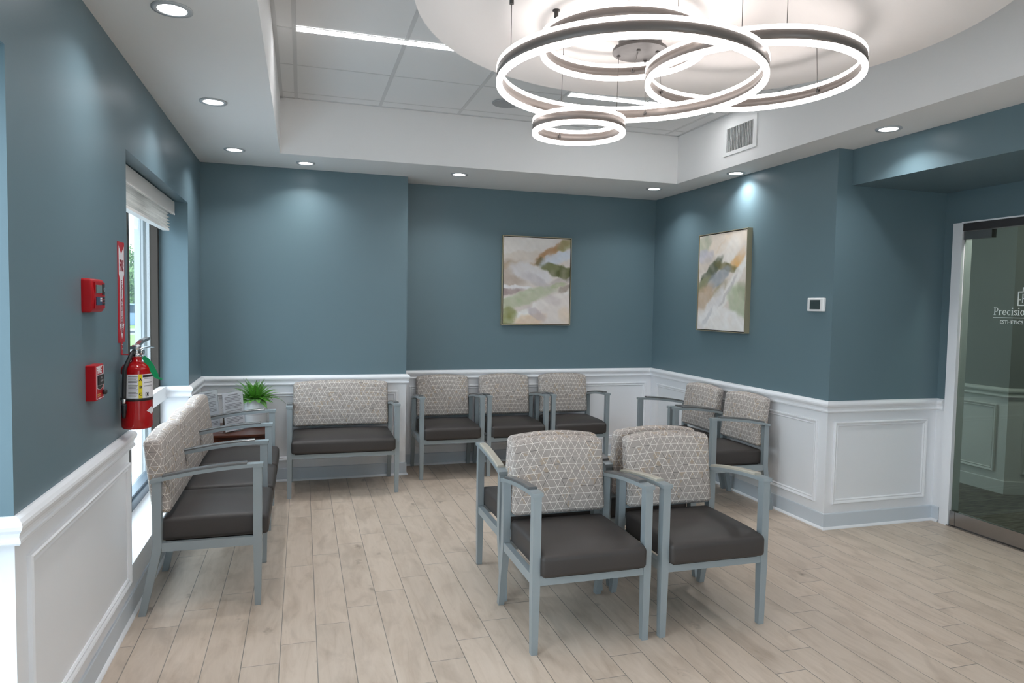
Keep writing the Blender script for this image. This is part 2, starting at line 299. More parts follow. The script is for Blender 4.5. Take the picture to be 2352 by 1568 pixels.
# ------------------------------------------------------------------ mesh builder
class MB:
    def __init__(s):
        s.bm = bmesh.new(); s.uv = s.bm.loops.layers.uv.new('UVMap')
    def face(s, pts, mi=0, smooth=False):
        vs = [s.bm.verts.new(p) for p in pts]
        f = s.bm.faces.new(vs); f.material_index = mi; f.smooth = smooth
        return f
    def box(s, x0, x1, y0, y1, z0, z1, mi=0):
        if x0 > x1: x0, x1 = x1, x0
        if y0 > y1: y0, y1 = y1, y0
        if z0 > z1: z0, z1 = z1, z0
        v = [s.bm.verts.new(p) for p in ((x0,y0,z0),(x1,y0,z0),(x1,y1,z0),(x0,y1,z0),(x0,y0,z1),(x1,y0,z1),(x1,y1,z1),(x0,y1,z1))]
        for q in ((3,2,1,0),(4,5,6,7),(0,1,5,4),(1,2,6,5),(2,3,7,6),(3,0,4,7)):
            f = s.bm.faces.new([v[i] for i in q]); f.material_index = mi
        return s
    def hexa(s, lo, hi, mi=0):      # two quads (4 points each, same winding), joined
        v = [s.bm.verts.new(p) for p in lo] + [s.bm.verts.new(p) for p in hi]
        for q in ((3,2,1,0),(4,5,6,7),(0,1,5,4),(1,2,6,5),(2,3,7,6),(3,0,4,7)):
            f = s.bm.faces.new([v[i] for i in q]); f.material_index = mi
        return s
    def prism(s, pts, d, mi=0):     # polygon extruded by vector d
        d = Vector(d)
        a = [s.bm.verts.new(p) for p in pts]; b = [s.bm.verts.new(Vector(p)+d) for p in pts]
        n = len(pts)
        for q in (list(reversed(a)), b):
            f = s.bm.faces.new(q); f.material_index = mi
        for i in range(n):
            f = s.bm.faces.new((a[i], a[(i+1)%n], b[(i+1)%n], b[i])); f.material_index = mi
        return s
    def lathe(s, prof, c=(0,0,0), n=40, mi=0, smooth=True, axis='Z', cap=True):
        rings = []
        for r, h in prof:
            ring = []
            for i in range(n):
                a = 2*PI*i/n
                if axis == 'Z': p = (c[0]+r*math.cos(a), c[1]+r*math.sin(a), c[2]+h)
                elif axis == 'X': p = (c[0]+h, c[1]+r*math.cos(a), c[2]+r*math.sin(a))
                else: p = (c[0]+r*math.cos(a), c[1]+h, c[2]+r*math.sin(a))
                ring.append(s.bm.verts.new(p))
            rings.append(ring)
        for k in range(len(rings)-1):
            for i in range(n):
                f = s.bm.faces.new((rings[k][i], rings[k][(i+1)%n], rings[k+1][(i+1)%n], rings[k+1][i])); f.smooth = smooth; f.material_index = mi
        if cap:
            for ring in (rings[0], rings[-1]):
                f = s.bm.faces.new(ring); f.material_index = mi
        return s
    def ringband(s, R0, R1, z0, z1, n=128, c=(0,0,0), mi=0, top=None):   # closed square-section ring
        sec = ((R0,z0),(R1,z0),(R1,z1),(R0,z1))
        rs = [[s.bm.verts.new((c[0]+r*math.cos(2*PI*i/n), c[1]+r*math.sin(2*PI*i/n), c[2]+z)) for i in range(n)] for r, z in sec]
        for k in range(4):
            a, b = rs[k], rs[(k+1)%4]
            for i in range(n):
                f = s.bm.faces.new((a[i], a[(i+1)%n], b[(i+1)%n], b[i])); f.smooth = True; f.material_index = top if (k == 2 and top is not None) else mi
        return s
    def tube(s, pts, r, n=8, mi=0, cap=True):
        pts = [Vector(p) for p in pts]; rings = []
        rr = r if isinstance(r, (list, tuple)) else [r]*len(pts)
        up = None
        for i, p in enumerate(pts):
            t = (pts[min(i+1, len(pts)-1)] - pts[max(i-1, 0)]).normalized()
            if up is None:
                up = Vector((0,0,1)) if abs(t.z) < 0.9 else Vector((1,0,0))
            u = (up - t*up.dot(t)).normalized(); w = t.cross(u); up = u
            rings.append([s.bm.verts.new(p + (u*math.cos(2*PI*k/n) + w*math.sin(2*PI*k/n))*rr[i]) for k in range(n)])
        for a, b in zip(rings, rings[1:]):
            for k in range(n):
                f = s.bm.faces.new((a[k], a[(k+1)%n], b[(k+1)%n], b[k])); f.smooth = True; f.material_index = mi
        if cap:
            s.bm.faces.new(list(reversed(rings[0]))).material_index = mi; s.bm.faces.new(rings[-1]).material_index = mi
        return s
    def cushion(s, w, d, h, r, deform=None, mi=0, inner=8):
        """rounded box w x d x h centred on the origin; UVs in metres on the six sides"""
        hx, hy, hz = w/2, d/2, h/2
        def cuts(H):
            e = [-H, -H+r*0.35, -H+r*0.7, -H+r]
            k = max(2, int(inner*min(1, H/0.24)))
            mid = [-H+r + (2*H-2*r)*i/k for i in range(1, k)]
            return e + mid + [-c for c in reversed(e)]
        cu = (cuts(hx), cuts(hy), cuts(hz)); H = (hx, hy, hz)
        def place(p):
            q = Vector([max(-H[i]+r, min(H[i]-r, p[i])) for i in range(3)])
            dlt = Vector(p) - q
            if dlt.length > 1e-9: q = q + dlt.normalized()*r
            return deform(q) if deform else q
        for ax in range(3):
            a, b = [i for i in range(3) if i != ax]
            for sg in (-1, 1):
                grid = {}
                for i, ca in enumerate(cu[a]):
                    for j, cb in enumerate(cu[b]):
                        p = [0, 0, 0]; p[ax] = sg*H[ax]; p[a] = ca; p[b] = cb
                        grid[i, j] = (s.bm.verts.new(place(p)), (ca, cb))
                for i in range(len(cu[a])-1):
                    for j in range(len(cu[b])-1):
                        q = [grid[i, j], grid[i+1, j], grid[i+1, j+1], grid[i, j+1]]
                        if (sg > 0) == (ax == 1): q.reverse()
                        f = s.bm.faces.new([v for v, _ in q]); f.smooth = True; f.material_index = mi
                        for lp, (_, uv) in zip(f.loops, q):
                            lp[s.uv].uv = (uv[0]+ax*0.137, uv[1]+0.05)
        bmesh.ops.remove_doubles(s.bm, verts=s.bm.verts, dist=1e-5)
        return s
    def bevel(s, w, seg=2):
        bmesh.ops.bevel(s.bm, geom=list(s.bm.edges), offset=w, segments=seg, affect='EDGES', profile=0.5)
        return s
    def xf(s, M):
        bmesh.ops.transform(s.bm, matrix=M, verts=s.bm.verts); return s
    def text(s, txt, size, M, extrude=0.0004, mi=0, align='LEFT', sx=1.0, bold=0.0):
        cu = bpy.data.curves.new('tmp', 'FONT'); cu.body = txt; cu.size = size; cu.extrude = extrude; cu.align_x = align; cu.resolution_u = 3; cu.offset = bold
        o = bpy.data.objects.new('tmp', cu); COL.objects.link(o)
        dg = bpy.context.evaluated_depsgraph_get(); dg.update()
        me = bpy.data.meshes.new_from_object(o.evaluated_get(dg))
        bpy.data.objects.remove(o); bpy.data.curves.remove(cu)
        vs = [s.bm.verts.new(M @ Vector((v.co.x*sx, v.co.y, v.co.z))) for v in me.vertices]
        for pl in me.polygons:
            try:
                f = s.bm.faces.new([vs[i] for i in pl.vertices]); f.material_index = mi
            except ValueError: pass
        bpy.data.meshes.remove(me)
        return s
    def build(s, name, mats, parent=None, normals=True):
        if normals: bmesh.ops.recalc_face_normals(s.bm, faces=s.bm.faces)
        me = bpy.data.meshes.new(name); s.bm.to_mesh(me); s.bm.free()
        for m in (mats if isinstance(mats, (list, tuple)) else [mats]): me.materials.append(m)
        o = bpy.data.objects.new(name, me); COL.objects.link(o)
        if parent is not None: o.parent = parent
        return o

def tag(o, label=None, cat=None, group=None, kind=None):
    if label: o['label'] = label
    if cat: o['category'] = cat
    if group: o['group'] = group
    if kind: o['kind'] = kind
    return o
def empty(name, loc=(0,0,0), rz=0.0):
    o = bpy.data.objects.new(name, None); COL.objects.link(o); o.location = loc; o.rotation_euler = (0,0,rz); o.empty_display_size = 0.1
    return o
def struct(o, label=None, cat=None): return tag(o, label, cat, kind='structure')
def copy_tree(o, parent=None):
    c = o.copy(); COL.objects.link(c)
    if parent is not None: c.parent = parent
    for ch in list(o.children): copy_tree(ch, c)
    return c

def sweep_objs(name, path, prof, segs, mat, right=True, cap=True):
    """profile (outward, z) swept along an XY path with mitred corners; room lies to the right of travel. segs: list of (first, last) vertex ranges -> objects"""
    P = [Vector((x, y, 0)) for x, y in path]
    nrm = []
    for i in range(len(P)-1):
        d = (P[i+1]-P[i]).normalized(); nrm.append(Vector((d.y, -d.x, 0)))
    off = []
    for i in range(len(P)):
        if i == 0: off.append(nrm[0])
        elif i == len(P)-1: off.append(nrm[-1])
        else:
            a, b = nrm[i-1], nrm[i]; m = (a+b); off.append(m/ m.length * (1/ max(0.2, (m/m.length).dot(a))))
    res = []
    for nm, a, b in segs:
        mb = MB(); rows = []
        for i in range(a, b+1):
            rows.append([mb.bm.verts.new(P[i] + off[i]*d + Vector((0,0,z))) for d, z in prof])
        n = len(prof)
        for r0, r1 in zip(rows, rows[1:]):
            for k in range(n):
                mb.bm.faces.new((r0[k], r0[(k+1)%n], r1[(k+1)%n], r1[k]))
        if cap:
            mb.bm.faces.new(list(reversed(rows[0]))); mb.bm.faces.new(rows[-1])
        res.append(struct(mb.build(nm, mat)))
    return res

# ------------------------------------------------------------------ room dimensions
XL, XR, YB, YR = -0.77, 3.43, 6.00, 6.33     # left wall, right wall, back wall, recessed back wall
XS = 0.872                                   # step between back wall and its recess
YA, XD = 3.84, 4.38                          # alcove wall, door wall
ZC, ZT, ZRAIL = 2.585, 2.994, 0.85
YN = -2.6                                    # wall behind the camera
ZW = 2.18                                    # window head
W1 = (3.57, 5.365); W2 = (0.43, 2.226); W3 = (-2.55, -0.914)       # window openings along Y; the last is added for daylight
XO = -1.09                                   # outer face of the left wall
Z_SILL = 0.24

def wbox(mb, x0, x1, y0, y1, z0, z1):        # wall piece split into white wainscot and blue paint
    if z0 < ZRAIL < z1:
        mb.box(x0, x1, y0, y1, z0, ZRAIL, 1); mb.box(x0, x1, y0, y1, ZRAIL, z1, 0)
    else: mb.box(x0, x1, y0, y1, z0, z1, 1 if z1 <= ZRAIL else 0)

# floor and ceilings
mb = MB(); mb.box(-1.2, 4.40, YN-0.1, 6.45, -0.08, 0.0); struct(mb.build('floor', FLOOR))
mb = MB(); mb.box(4.40, 8.2, 1.0, 7.2, -0.08, 0.0); struct(mb.build('floor_hall', CARPET))
TX0, TX1, TY0, TY1 = -0.155, 3.14, -0.9, 5.43
mb = MB()
mb.box(XL-0.05, TX0, YN-0.05, 6.4, ZC, ZT+0.03); mb.box(TX1, 4.45, YN-0.05, 6.4, ZC, ZT+0.03)
mb.box(TX0, TX1, TY1, 6.4, ZC, ZT+0.03); mb.box(TX0, TX1, YN-0.05, TY0, ZC, ZT+0.03)
struct(mb.build('ceiling', CEIL))
mb = MB(); mb.box(TX0, TX1, TY0, TY1, ZT, ZT+0.04); struct(mb.build('ceiling_tiles', TILE))
mb = MB()
gx = [-0.042 + 0.6096*i for i in range(6)]; gy = [5.28 - 0.6096*i for i in range(11)]
for x in gx: mb.box(x-0.012, x+0.012, TY0, TY1, ZT-0.002, ZT+0.004)
for y in gy:
    if y > TY0: mb.box(TX0, TX1, y-0.007, y+0.007, ZT-0.0015, ZT+0.004)
mb.box(TX0, TX0+0.022, TY0, TY1, ZT-0.003, ZT+0.004); mb.box(TX1-0.022, TX1, TY0, TY1, ZT-0.003, ZT+0.004)
mb.box(TX0, TX1, TY1-0.022, TY1, ZT-0.003, ZT+0.004)
struct(mb.build('ceiling_grid', GRID))
DC, DR, DZ = (1.421, 2.305), 1.063, 2.60
mb = MB(); mb.lathe([(DR, DZ), (DR, ZT)], (DC[0], DC[1], 0), n=160, smooth=True); struct(mb.build('ceiling_disc', DISCM))

# walls
mb = MB()
wbox(mb, XO, XL, W2[1], W1[0], 0, ZC); wbox(mb, XO, XL, W1[1], 6.45, 0, ZC); wbox(mb, XO, XL, W3[1], W2[0], 0, ZC); wbox(mb, XO, XL, YN, W3[0], 0, ZC)
for a, b in (W1, W2, W3):
    wbox(mb, XO, XL, a, b, ZW, ZC); mb.box(XO, XL, a, b, 0, Z_SILL-0.02, 1)
struct(mb.build('wall_left', [BLUE, WHITE]))
mb = MB(); wbox(mb, XL, XS, YB, 6.45, 0, ZC); struct(mb.build('wall_back', [BLUE, WHITE]))
mb = MB(); wbox(mb, XS, XR+0.1, YR, 6.45, 0, ZC); struct(mb.build('wall_recess', [BLUE, WHITE]))
mb = MB(); wbox(mb, XR, XR+0.1, YA, YR, 0, ZC); struct(mb.build('wall_right', [BLUE, WHITE]))
mb = MB(); wbox(mb, XR+0.1, XD, YA, YA+0.1, 0, ZC); struct(mb.build('wall_alcove', [BLUE, WHITE]))
mb = MB()
DY0, DY1, DZ1 = 2.66, 3.703, 2.12
wbox(mb, XD, XD+0.078, DY1, YA+0.1, 0, ZC); wbox(mb, XD, XD+0.078, YN, DY0, 0, ZC); mb.box(XD, XD+0.078, DY0, DY1, DZ1, ZC, 0)
struct(mb.build('wall_door_side', [BLUE, WHITE]))
mb = MB(); mb.box(3.55, XD, 0.4, YA, 2.346, ZC, 0); struct(mb.build('wall_bulkhead', [BLUE, WHITE]))
mb = MB(); FX0, FX1 = 1.6, 2.9
wbox(mb, XO, FX0, YN-0.1, YN, 0, ZC); wbox(mb, FX1, XD+0.1, YN-0.1, YN, 0, ZC); mb.box(FX0, FX1, YN-0.1, YN, 2.35, ZC, 0); mb.box(FX0, FX1, YN-0.1, YN, 0, 0.12, 1)
struct(mb.build('wall_front', [BLUE, WHITE]))
w3 = empty('added_window_3'); struct(w3)                     # unseen glazed opening added behind the camera to bring in daylight
mb = MB()
for i in range(5):
    x = FX0+0.03+(FX1-FX0-0.06)*i/4; mb.box(x-0.03, x+0.03, YN-0.09, YN-0.02, 0.12, 2.35)
for z in (0.14, 2.32): mb.box(FX0, FX1, YN-0.088, YN-0.022, z-0.025, z+0.025)
mb.build('frame', BRONZE, w3)
for i in range(4):
    x0_ = FX0+0.06+(FX1-FX0-0.06)*i/4; mb = MB(); mb.box(x0_, x0_+(FX1-FX0-0.06)/4-0.06, YN-0.058, YN-0.052, 0.165, 2.295); mb.build('pane', GLASS, w3)

# hall beyond the glass door
mb = MB()
def hall_wall(x0, y0, x1, y1, t=0.1):
    d = Vector((x1-x0, y1-y0, 0)).normalized(); n = Vector((-d.y, d.x, 0))*t
    for z0, z1, mi in ((0, 0.86, 1), (0.86, 2.75, 0)):
        mb.prism([(x0, y0, z0), (x1, y1, z0), (x1+n.x, y1+n.y, z0), (x0+n.x, y0+n.y, z0)], (0, 0, z1-z0), mi)
hall_wall(7.6, 3.35, 5.60, 4.24, -0.1); hall_wall(5.60, 4.24, 5.60, 6.9, -0.1); hall_wall(5.6, 6.9, 4.2, 6.9, -0.1); hall_wall(7.6, 1.2, 7.6, 3.35, -0.1); hall_wall(4.48, 1.2, 7.6, 1.2, -0.1)
struct(mb.build('wall_hall', [HALLP, HALLW]))
mb = MB(); mb.box(4.48, 7.7, 1.1, 7.0, 2.75, 2.8); struct(mb.build('ceiling_hall', CEIL))

# chair rail / base profiles
RAIL = [(0, .886), (.008, .886), (.020, .880), (.028, .870), (.030, .861), (.027, .850), (.020, .840), (.0175, .830), (.019, .823), (.0225, .819), (.0225, .812), (.018, .806), (0, .804)]
BASEP = [(0, 0), (.009, 0), (.009, .104), (.006, .110), (0, .110)]
TOEP = [(.0, 0), (.022, 0), (.0215, .006), (.016, .013), (.009, .017), (0, .017)]
XF = -0.956
railp = [(XF, W2[1]), (XL, W2[1]), (XL, W1[0]), (XF, W1[0])]
sweep_objs('trim', railp, RAIL, [('trim_1', 0, 3)], WHITE)
railq = [(XF, W1[1]), (XL, W1[1]), (XL, YB), (XS, YB), (XS, YR), (XR, YR), (XR, YA), (XD, YA), (XD, 3.775)]
sweep_objs('trim', railq, RAIL, [('trim_2', 0, 2), ('trim_3', 2, 3), ('trim_4', 3, 5), ('trim_5', 5, 6), ('trim_6', 6, 8)], WHITE)
basep = [(XL, YN), (XL, YB), (XS, YB), (XS, YR), (XR, YR), (XR, YA), (XD, YA), (XD, 3.775)]
sweep_objs('base', basep, BASEP, [('baseboard_left', 0, 1), ('baseboard_back', 1, 2), ('baseboard_recess', 2, 4), ('baseboard_right', 4, 5), ('baseboard_alcove', 5, 7)], BASE)
sweep_objs('toe', basep, TOEP, [('trim_7', 0, 1), ('trim_8', 1, 2), ('trim_9', 2, 4), ('trim_10', 4, 5), ('trim_11', 5, 7)], WHITE)

# raised panel mouldings
MOULD = [(0, 0), (0.034, 0), (0.034, 0.004), (0.028, 0.010), (0.021, 0.007), (0.014, 0.013), (0.006, 0.016), (0, 0.012)]  # (inward in the plane, out of the wall)
def panel(name, o, u, v, n, a0, a1, z0, z1, mat=None, parent=None):
    """rectangular moulding: plane through o, along unit u (XY) and z, out of the wall along n"""
    u, n = Vector(u), Vector(n); o = Vector(o)
    mb = MB(); rows = []
    for ca, cz, sa, sz in ((a0, z0, 1, 1), (a1, z0, -1, 1), (a1, z1, -1, -1), (a0, z1, 1, -1)):
        rows.append([mb.bm.verts.new(o + u*(ca+sa*i) + Vector((0,0,cz+sz*i)) + n*d) for i, d in MOULD])
    k = len(MOULD)
    for i in range(4):
        a, b = rows[i], rows[(i+1)%4]
        for j in range(k): mb.bm.faces.new((a[j], a[(j+1)%k], b[(j+1)%k], b[j]))
    return struct(mb.build(name, mat or WHITE))
PZ = (0.172, 0.742)
panel('trim_12', (XL, 0, 0), (0,1,0), 0, (1,0,0), W2[1]+0.085, W1[0]-0.03, *PZ)
panel('trim_13', (XL, 0, 0), (0,1,0), 0, (1,0,0), W1[1]+0.09, YB-0.09, *PZ)
panel('trim_14', (0, YB, 0), (1,0,0), 0, (0,-1,0), XL+0.10, XS-0.075, *PZ)
panel('trim_15', (0, YR, 0), (1,0,0), 0, (0,-1,0), XS+0.075, XR-0.065, *PZ)
panel('trim_16', (XR, 0, 0), (0,1,0), 0, (-1,0,0), YA+0.085, YR-0.13, *PZ)
panel('trim_17', (0, YA, 0), (1,0,0), 0, (0,-1,0), XR+0.055, XD-0.085, *PZ)
# hall wainscot trims
hu = Vector((7.6-5.6, 3.35-4.24, 0)).normalized(); hn = Vector((hu.y, -hu.x, 0))
sweep_objs('hall', [(5.60, 6.9), (5.60, 4.24), (7.6, 3.35)][::1], RAIL, [('trim_18', 0, 2)], HALLW)
sweep_objs('hall', [(5.60, 6.9), (5.60, 4.24), (7.6, 3.35)], BASEP, [('trim_19', 0, 2)], HALLW)
panel('trim_20', (5.60, 0, 0), (0,1,0), 0, (-1,0,0), 4.33, 4.92, *PZ, mat=HALLW)
panel('trim_21', (5.60, 4.24, 0), hu, 0, hn, 0.12, 0.95, *PZ, mat=HALLW)

# ------------------------------------------------------------------ windows
def window(name, y0, y1):
    root = empty(name, (0, 0, 0)); struct(root)
    ym = (y0+y1)/2
    fr = MB(); xi, xo = XF, -1.055
    for a, b in ((y0, y0+0.05), (ym-0.025, ym+0.025), (y1-0.05, y1)): fr.box(xo, xi, a, b, Z_SILL, ZW)
    fr.box(xo+0.001, xi-0.001, y0, y1, ZW-0.05, ZW)
    fr.build('frame', BRONZE, root)
    br = MB(); br.box(xo+0.001, xi-0.001, y0, y1, Z_SILL-0.01, Z_SILL+0.055); br.box(-1.03, -0.97, y0, y1, Z_SILL+0.055, Z_SILL+0.075); br.build('bottom_rail', ALU, root)
    for a, b in ((y0+0.05, ym-0.025), (ym+0.025, y1-0.05)):
        g = MB(); g.box(-1.003, -0.997, a, b, Z_SILL+0.07, ZW-0.05); g.build('pane', GLASS, root)
    s = MB(); s.box(XF-0.02, XL+0.004, y0, y1, Z_SILL-0.02, Z_SILL); s.build('sill', WHITE, root)
    t = MB(); t.box(XF, -0.914, y0, y1, 0.795, 0.885); t.build('trim_board', WHITE, root)
    e = MB()
    for x0_, x1_, yy, mi in ((-1.025, -1.006, .052, 0), (-1.045, -1.025, .053, 1), (-1.062, -1.045, .052, 0), (-1.10, -1.062, .058, 0)):
        e.box(x0_, x1_, y1-yy, y1, Z_SILL, ZW, mi); e.box(x0_, x1_, y0, y0+yy, Z_SILL, ZW, mi)
    e.build('outer_jamb', [EXTW, EXTG], root)
    return root
window('window_1', *W1); window('window_2', *W2); window('added_window_4', *W3)  # the last window is unseen, added as a daylight source

# window shade
sh = empty('window_shade', (-0.86, 4.45, 2.17))
tag(sh, 'woven pleated window shade drawn up under an ivory valance above the fire extinguisher window', 'window shade')
def w2l(o, mb): return mb.xf(Matrix.Translation(-Vector(o.location)))
mb = MB(); mb.box(-0.862, -0.845, 3.60, 5.31, 2.085, 2.172); mb.box(-0.93, -0.862, 3.60, 5.31, 2.150, 2.172); mb.box(-0.93, -0.862, 5.29, 5.31, 2.10, 2.172)
mb.box(-0.850, -0.843, 3.60, 5.31, 2.082, 2.094)
w2l(sh, mb).build('valance', VALANCE, sh)
mb = MB()
zz = [(2.150, -0.905)]
nple = 7
for i in range(nple):
    z = 2.14 - i*0.022; zz += [(z-0.008, -0.880 + 0.0015*i), (z-0.019, -0.902)]
zz.append((1.985, -0.880)); 
for (za, xa), (zb, xb) in zip(zz, zz[1:]):          # cloth pleats
    mb.face([(xa, 3.60, za), (xa, 5.30, za), (xb, 5.30, zb), (xb, 3.60, zb)])
for (za, xa), (zb, xb) in zip(zz, zz[1:]):
    mb.face([(-0.925, 3.60, za), (-0.925, 3.60, zb), (xb, 3.60, zb), (xa, 3.60, za)]); mb.face([(-0.925, 5.30, za), (-0.925, 5.30, zb), (xb, 5.30, zb), (xa, 5.30, za)])
w2l(sh, mb).build('pleated_fabric', SHADE, sh)
mb = MB(); mb.box(-0.920, -0.878, 3.60, 5.30, 1.972, 1.988); w2l(sh, mb).build('bottom_bar', VALANCE, sh)

# ------------------------------------------------------------------ glass door
dr = empty('door_1', (0, 0, 0)); struct(dr)
mb = MB()
mb.box(XD-0.015, XD+0.002, DY1-0.010, 3.765, 0, DZ1+0.004); mb.box(XD+0.002, XD+0.082, DY1-0.006, DY1+0.002, 0, DZ1)
mb.box(XD-0.015, XD+0.002, DY0-0.08, DY0+0.005, 0, DZ1+0.004); mb.box(XD+0.002, XD+0.082, DY0-0.002, DY0+0.006, 0, DZ1)
mb.box(XD-0.012, XD+0.08, DY0, DY1, DZ1-0.002, DZ1+0.008)
mb.build('door_frame', WHITE, dr)
mb = MB(); mb.box(XD-0.010, XD+0.045, DY0+0.012, DY1-0.008, 2.066, DZ1-0.003); mb.build('header_bar', DARKSTEEL, dr)
mb = MB(); mb.box(XD-0.006, XD+0.034, 3.485, DY1-0.014, 2.005, 2.062); mb.build('pivot_hinge', STEEL, dr)
mb = MB(); mb.box(XD+0.008, XD+0.018, DY0+0.02, 3.689, 0.105, 2.062); gl = mb.build('glass_panel', DOORG, dr)
mb = MB(); mb.box(XD-0.003, XD+0.030, DY0+0.02, 3.650, 0.012, 0.108); mb.box(XD-0.007, XD+0.034, 3.650, 3.689, 0.012, 0.112); mb.build('bottom_rail', STEEL, dr)
mb = MB(); mb.box(XD-0.02, XD+0.12, DY0, DY1, 0.0, 0.008); mb.build('threshold', STEEL, dr)
mb = MB(); mb.tube([(XD-0.05, 2.78, 0.75), (XD-0.05, 2.78, 1.45)], 0.014); mb.tube([(XD-0.05, 2.78, 0.85), (XD+0.013, 2.78, 0.85)], 0.008); mb.tube([(XD-0.05, 2.78, 1.35), (XD+0.013, 2.78, 1.35)], 0.008); mb.build('pull_handle', STEEL, dr)
# lettering on the glass: serif capitals built from strokes, reading from the waiting room (travels towards -Y)
def letter_strokes(mb, word, x, h, place):
    th, tn = 0.13*h, 0.065*h     # thick / thin stroke
    cnt = [0]
    def dep():
        cnt[0] += 1; return place(0, 0, 1+cnt[0]*0.02)-place(0, 0, 0)
    def bar(x0, y0, x1, y1): mb.prism([place(x0, y0), place(x1, y0), place(x1, y1), place(x0, y1)], dep())
    def arc(cx, cy, rx, ry, a0, a1, w0=th, w1=tn, n=18):
        pi_, po = [], []
        for i in range(n+1):
            a = math.radians(a0+(a1-a0)*i/n); w = w1+(w0-w1)*abs(math.cos(a))
            po.append((cx+rx*math.cos(a), cy+ry*math.sin(a))); pi_.append((cx+(rx-w)*math.cos(a), cy+(ry-w*0.8)*math.sin(a)))
        dd = dep()
        for i in range(n):
            mb.prism([place(*po[i]), place(*po[i+1]), place(*pi_[i+1]), place(*pi_[i])], dd)
    xh = 0.66*h
    for ch in word:
        if ch == 'P':
            bar(x+.09*h, 0, x+.09*h+th, h); bar(x, 0, x+.32*h, .05*h); bar(x, h-.05*h, x+.35*h, h); bar(x+.2*h, .45*h, x+.36*h, .45*h+tn)
            arc(x+.34*h, .725*h, .27*h, .277*h, -90, 90); x += .70*h
        elif ch == 'r':
            bar(x+.07*h, 0, x+.07*h+th, xh); bar(x, 0, x+.28*h, .045*h); bar(x, xh-.045*h, x+.12*h, xh); arc(x+.34*h, xh-.16*h, .16*h, .16*h, 50, 170, th*.8, tn); x += .50*h
        elif ch == 'e':
            arc(x+.28*h, xh/2, .27*h, xh/2, 25, 325); bar(x+.08*h, xh*.5, x+.53*h, xh*.5+tn); arc(x+.28*h, xh/2, .27*h, xh/2, 0, 40); x += .62*h
        elif ch == 'c':
            arc(x+.28*h, xh/2, .27*h, xh/2, 45, 320); x += .58*h
        elif ch == 'i':
            bar(x+.09*h, 0, x+.09*h+th, xh); bar(x, 0, x+.31*h, .045*h); bar(x, xh-.045*h, x+.12*h, xh); bar(x+.07*h, .82*h, x+.07*h+th*1.2, .98*h); x += .37*h
        elif ch == 's':
            arc(x+.22*h, xh*.75, .19*h, xh*.25, 20, 270, th*.8, tn); arc(x+.22*h, xh*.27, .20*h, xh*.27, -160, 90, th*.8, tn); x += .47*h
        elif ch == 'o':
            arc(x+.29*h, xh/2, .28*h, xh/2, 0, 360, n=30); x += .63*h
        elif ch == 'n':
            bar(x+.07*h, 0, x+.07*h+th, xh); bar(x, 0, x+.28*h, .045*h); bar(x, xh-.045*h, x+.12*h, xh); arc(x+.33*h, xh-.24*h, .18*h, .24*h, 0, 170, th, tn)
            bar(x+.38*h, 0, x+.38*h+th, xh-.24*h); bar(x+.32*h, 0, x+.58*h, .045*h); x += .64*h
    return x
def on_door(y0, z0):
    return lambda a, b, e=0: Vector((XD+0.0078-0.0006*e, y0-a, z0+b))
mb = MB()
letter_strokes(mb, 'Precision', 0, 0.0492, on_door(3.454, 1.492))
pl = on_door(3.457, 1.4735)
mb.prism([pl(0, 0), pl(0.40, 0), pl(0.40, .0035), pl(0, .0035)], (-0.0006, 0, 0))
Mt = Matrix(((0, 0, -1, XD+0.0075), (-1, 0, 0, 3.409), (0, 1, 0, 1.437), (0, 0, 0, 1)))
mb.text('ESTHETICS', 0.0305, Mt, 0.0003, sx=1.06)
# emblem: outlined block with a raised centre tab and an H shaped inner line
def eb(a0, b0, a1, b1):
    q = on_door(3.298, 1.553); mb.prism([q(a0, b0), q(a1, b0), q(a1, b1), q(a0, b1)], (-0.0006, 0, 0))
w = .007
eb(0, 0, .10, w); eb(0, w, w, .085); eb(.10-w, w, .10, .085); eb(0, .085, .036, .092); eb(.064, .085, .10, .092)
eb(.029, .092, .036, .111); eb(.064, .092, .071, .111); eb(.029, .111, .071, .118)
eb(.029, .018, .036, .076); eb(.064, .018, .071, .076); eb(.036, .042, .064, .049); eb(.010, .036, .022, .041); eb(.078, .036, .090, .041)
mb.build('lettering', WTEXT, dr)

# ------------------------------------------------------------------ lights
def downlight(x, y, label, power):
    r = empty('recessed_downlight', (x, y, ZC)); tag(r, label, 'ceiling light', 'recessed round downlights in the soffit')
    mb = MB(); mb.ringband(0.052, 0.072, -0.006, 0.0, n=48); mb.build('trim_ring', TRIMW, r)
    mb = MB(); mb.lathe([(0.052, -0.004), (0.052, -0.001)], n=48); mb.build('lens', LENS, r)
    ld = bpy.data.lights.new('downlight_beam', 'AREA'); ld.shape = 'DISK'; ld.size = 0.09; ld.energy = power; ld.color = (0.98, 0.985, 1.0); ld.spread = math.radians(126)
    lo = bpy.data.objects.new('downlight_beam', ld); COL.objects.link(lo); lo.location = (x, y, ZC-0.008)
    return r
DLP = 2.05
for x, y, lb in [(-0.466, 2.909, 'round downlight in the left soffit, largest and nearest the camera'),
                 (-0.466, 4.164, 'round downlight in the left soffit between the nearest one and the window corner one'),
                 (-0.466, 5.415, 'round downlight in the left soffit nearest the back left corner'),
                 (0.028, 5.723, 'round downlight in the back soffit above the potted fern and loveseat'),
                 (1.259, 5.723, 'round downlight in the back soffit just right of the wall step'),
                 (3.075, 5.723, 'round downlight in the back soffit near the right room corner'),
                 (3.315, 4.82, 'round downlight in the right soffit above the right hand painting'),
                 (3.330, 3.334, 'round downlight in the right soffit above the door bulkhead'),
                 ]:
    downlight(x, y, lb, DLP)
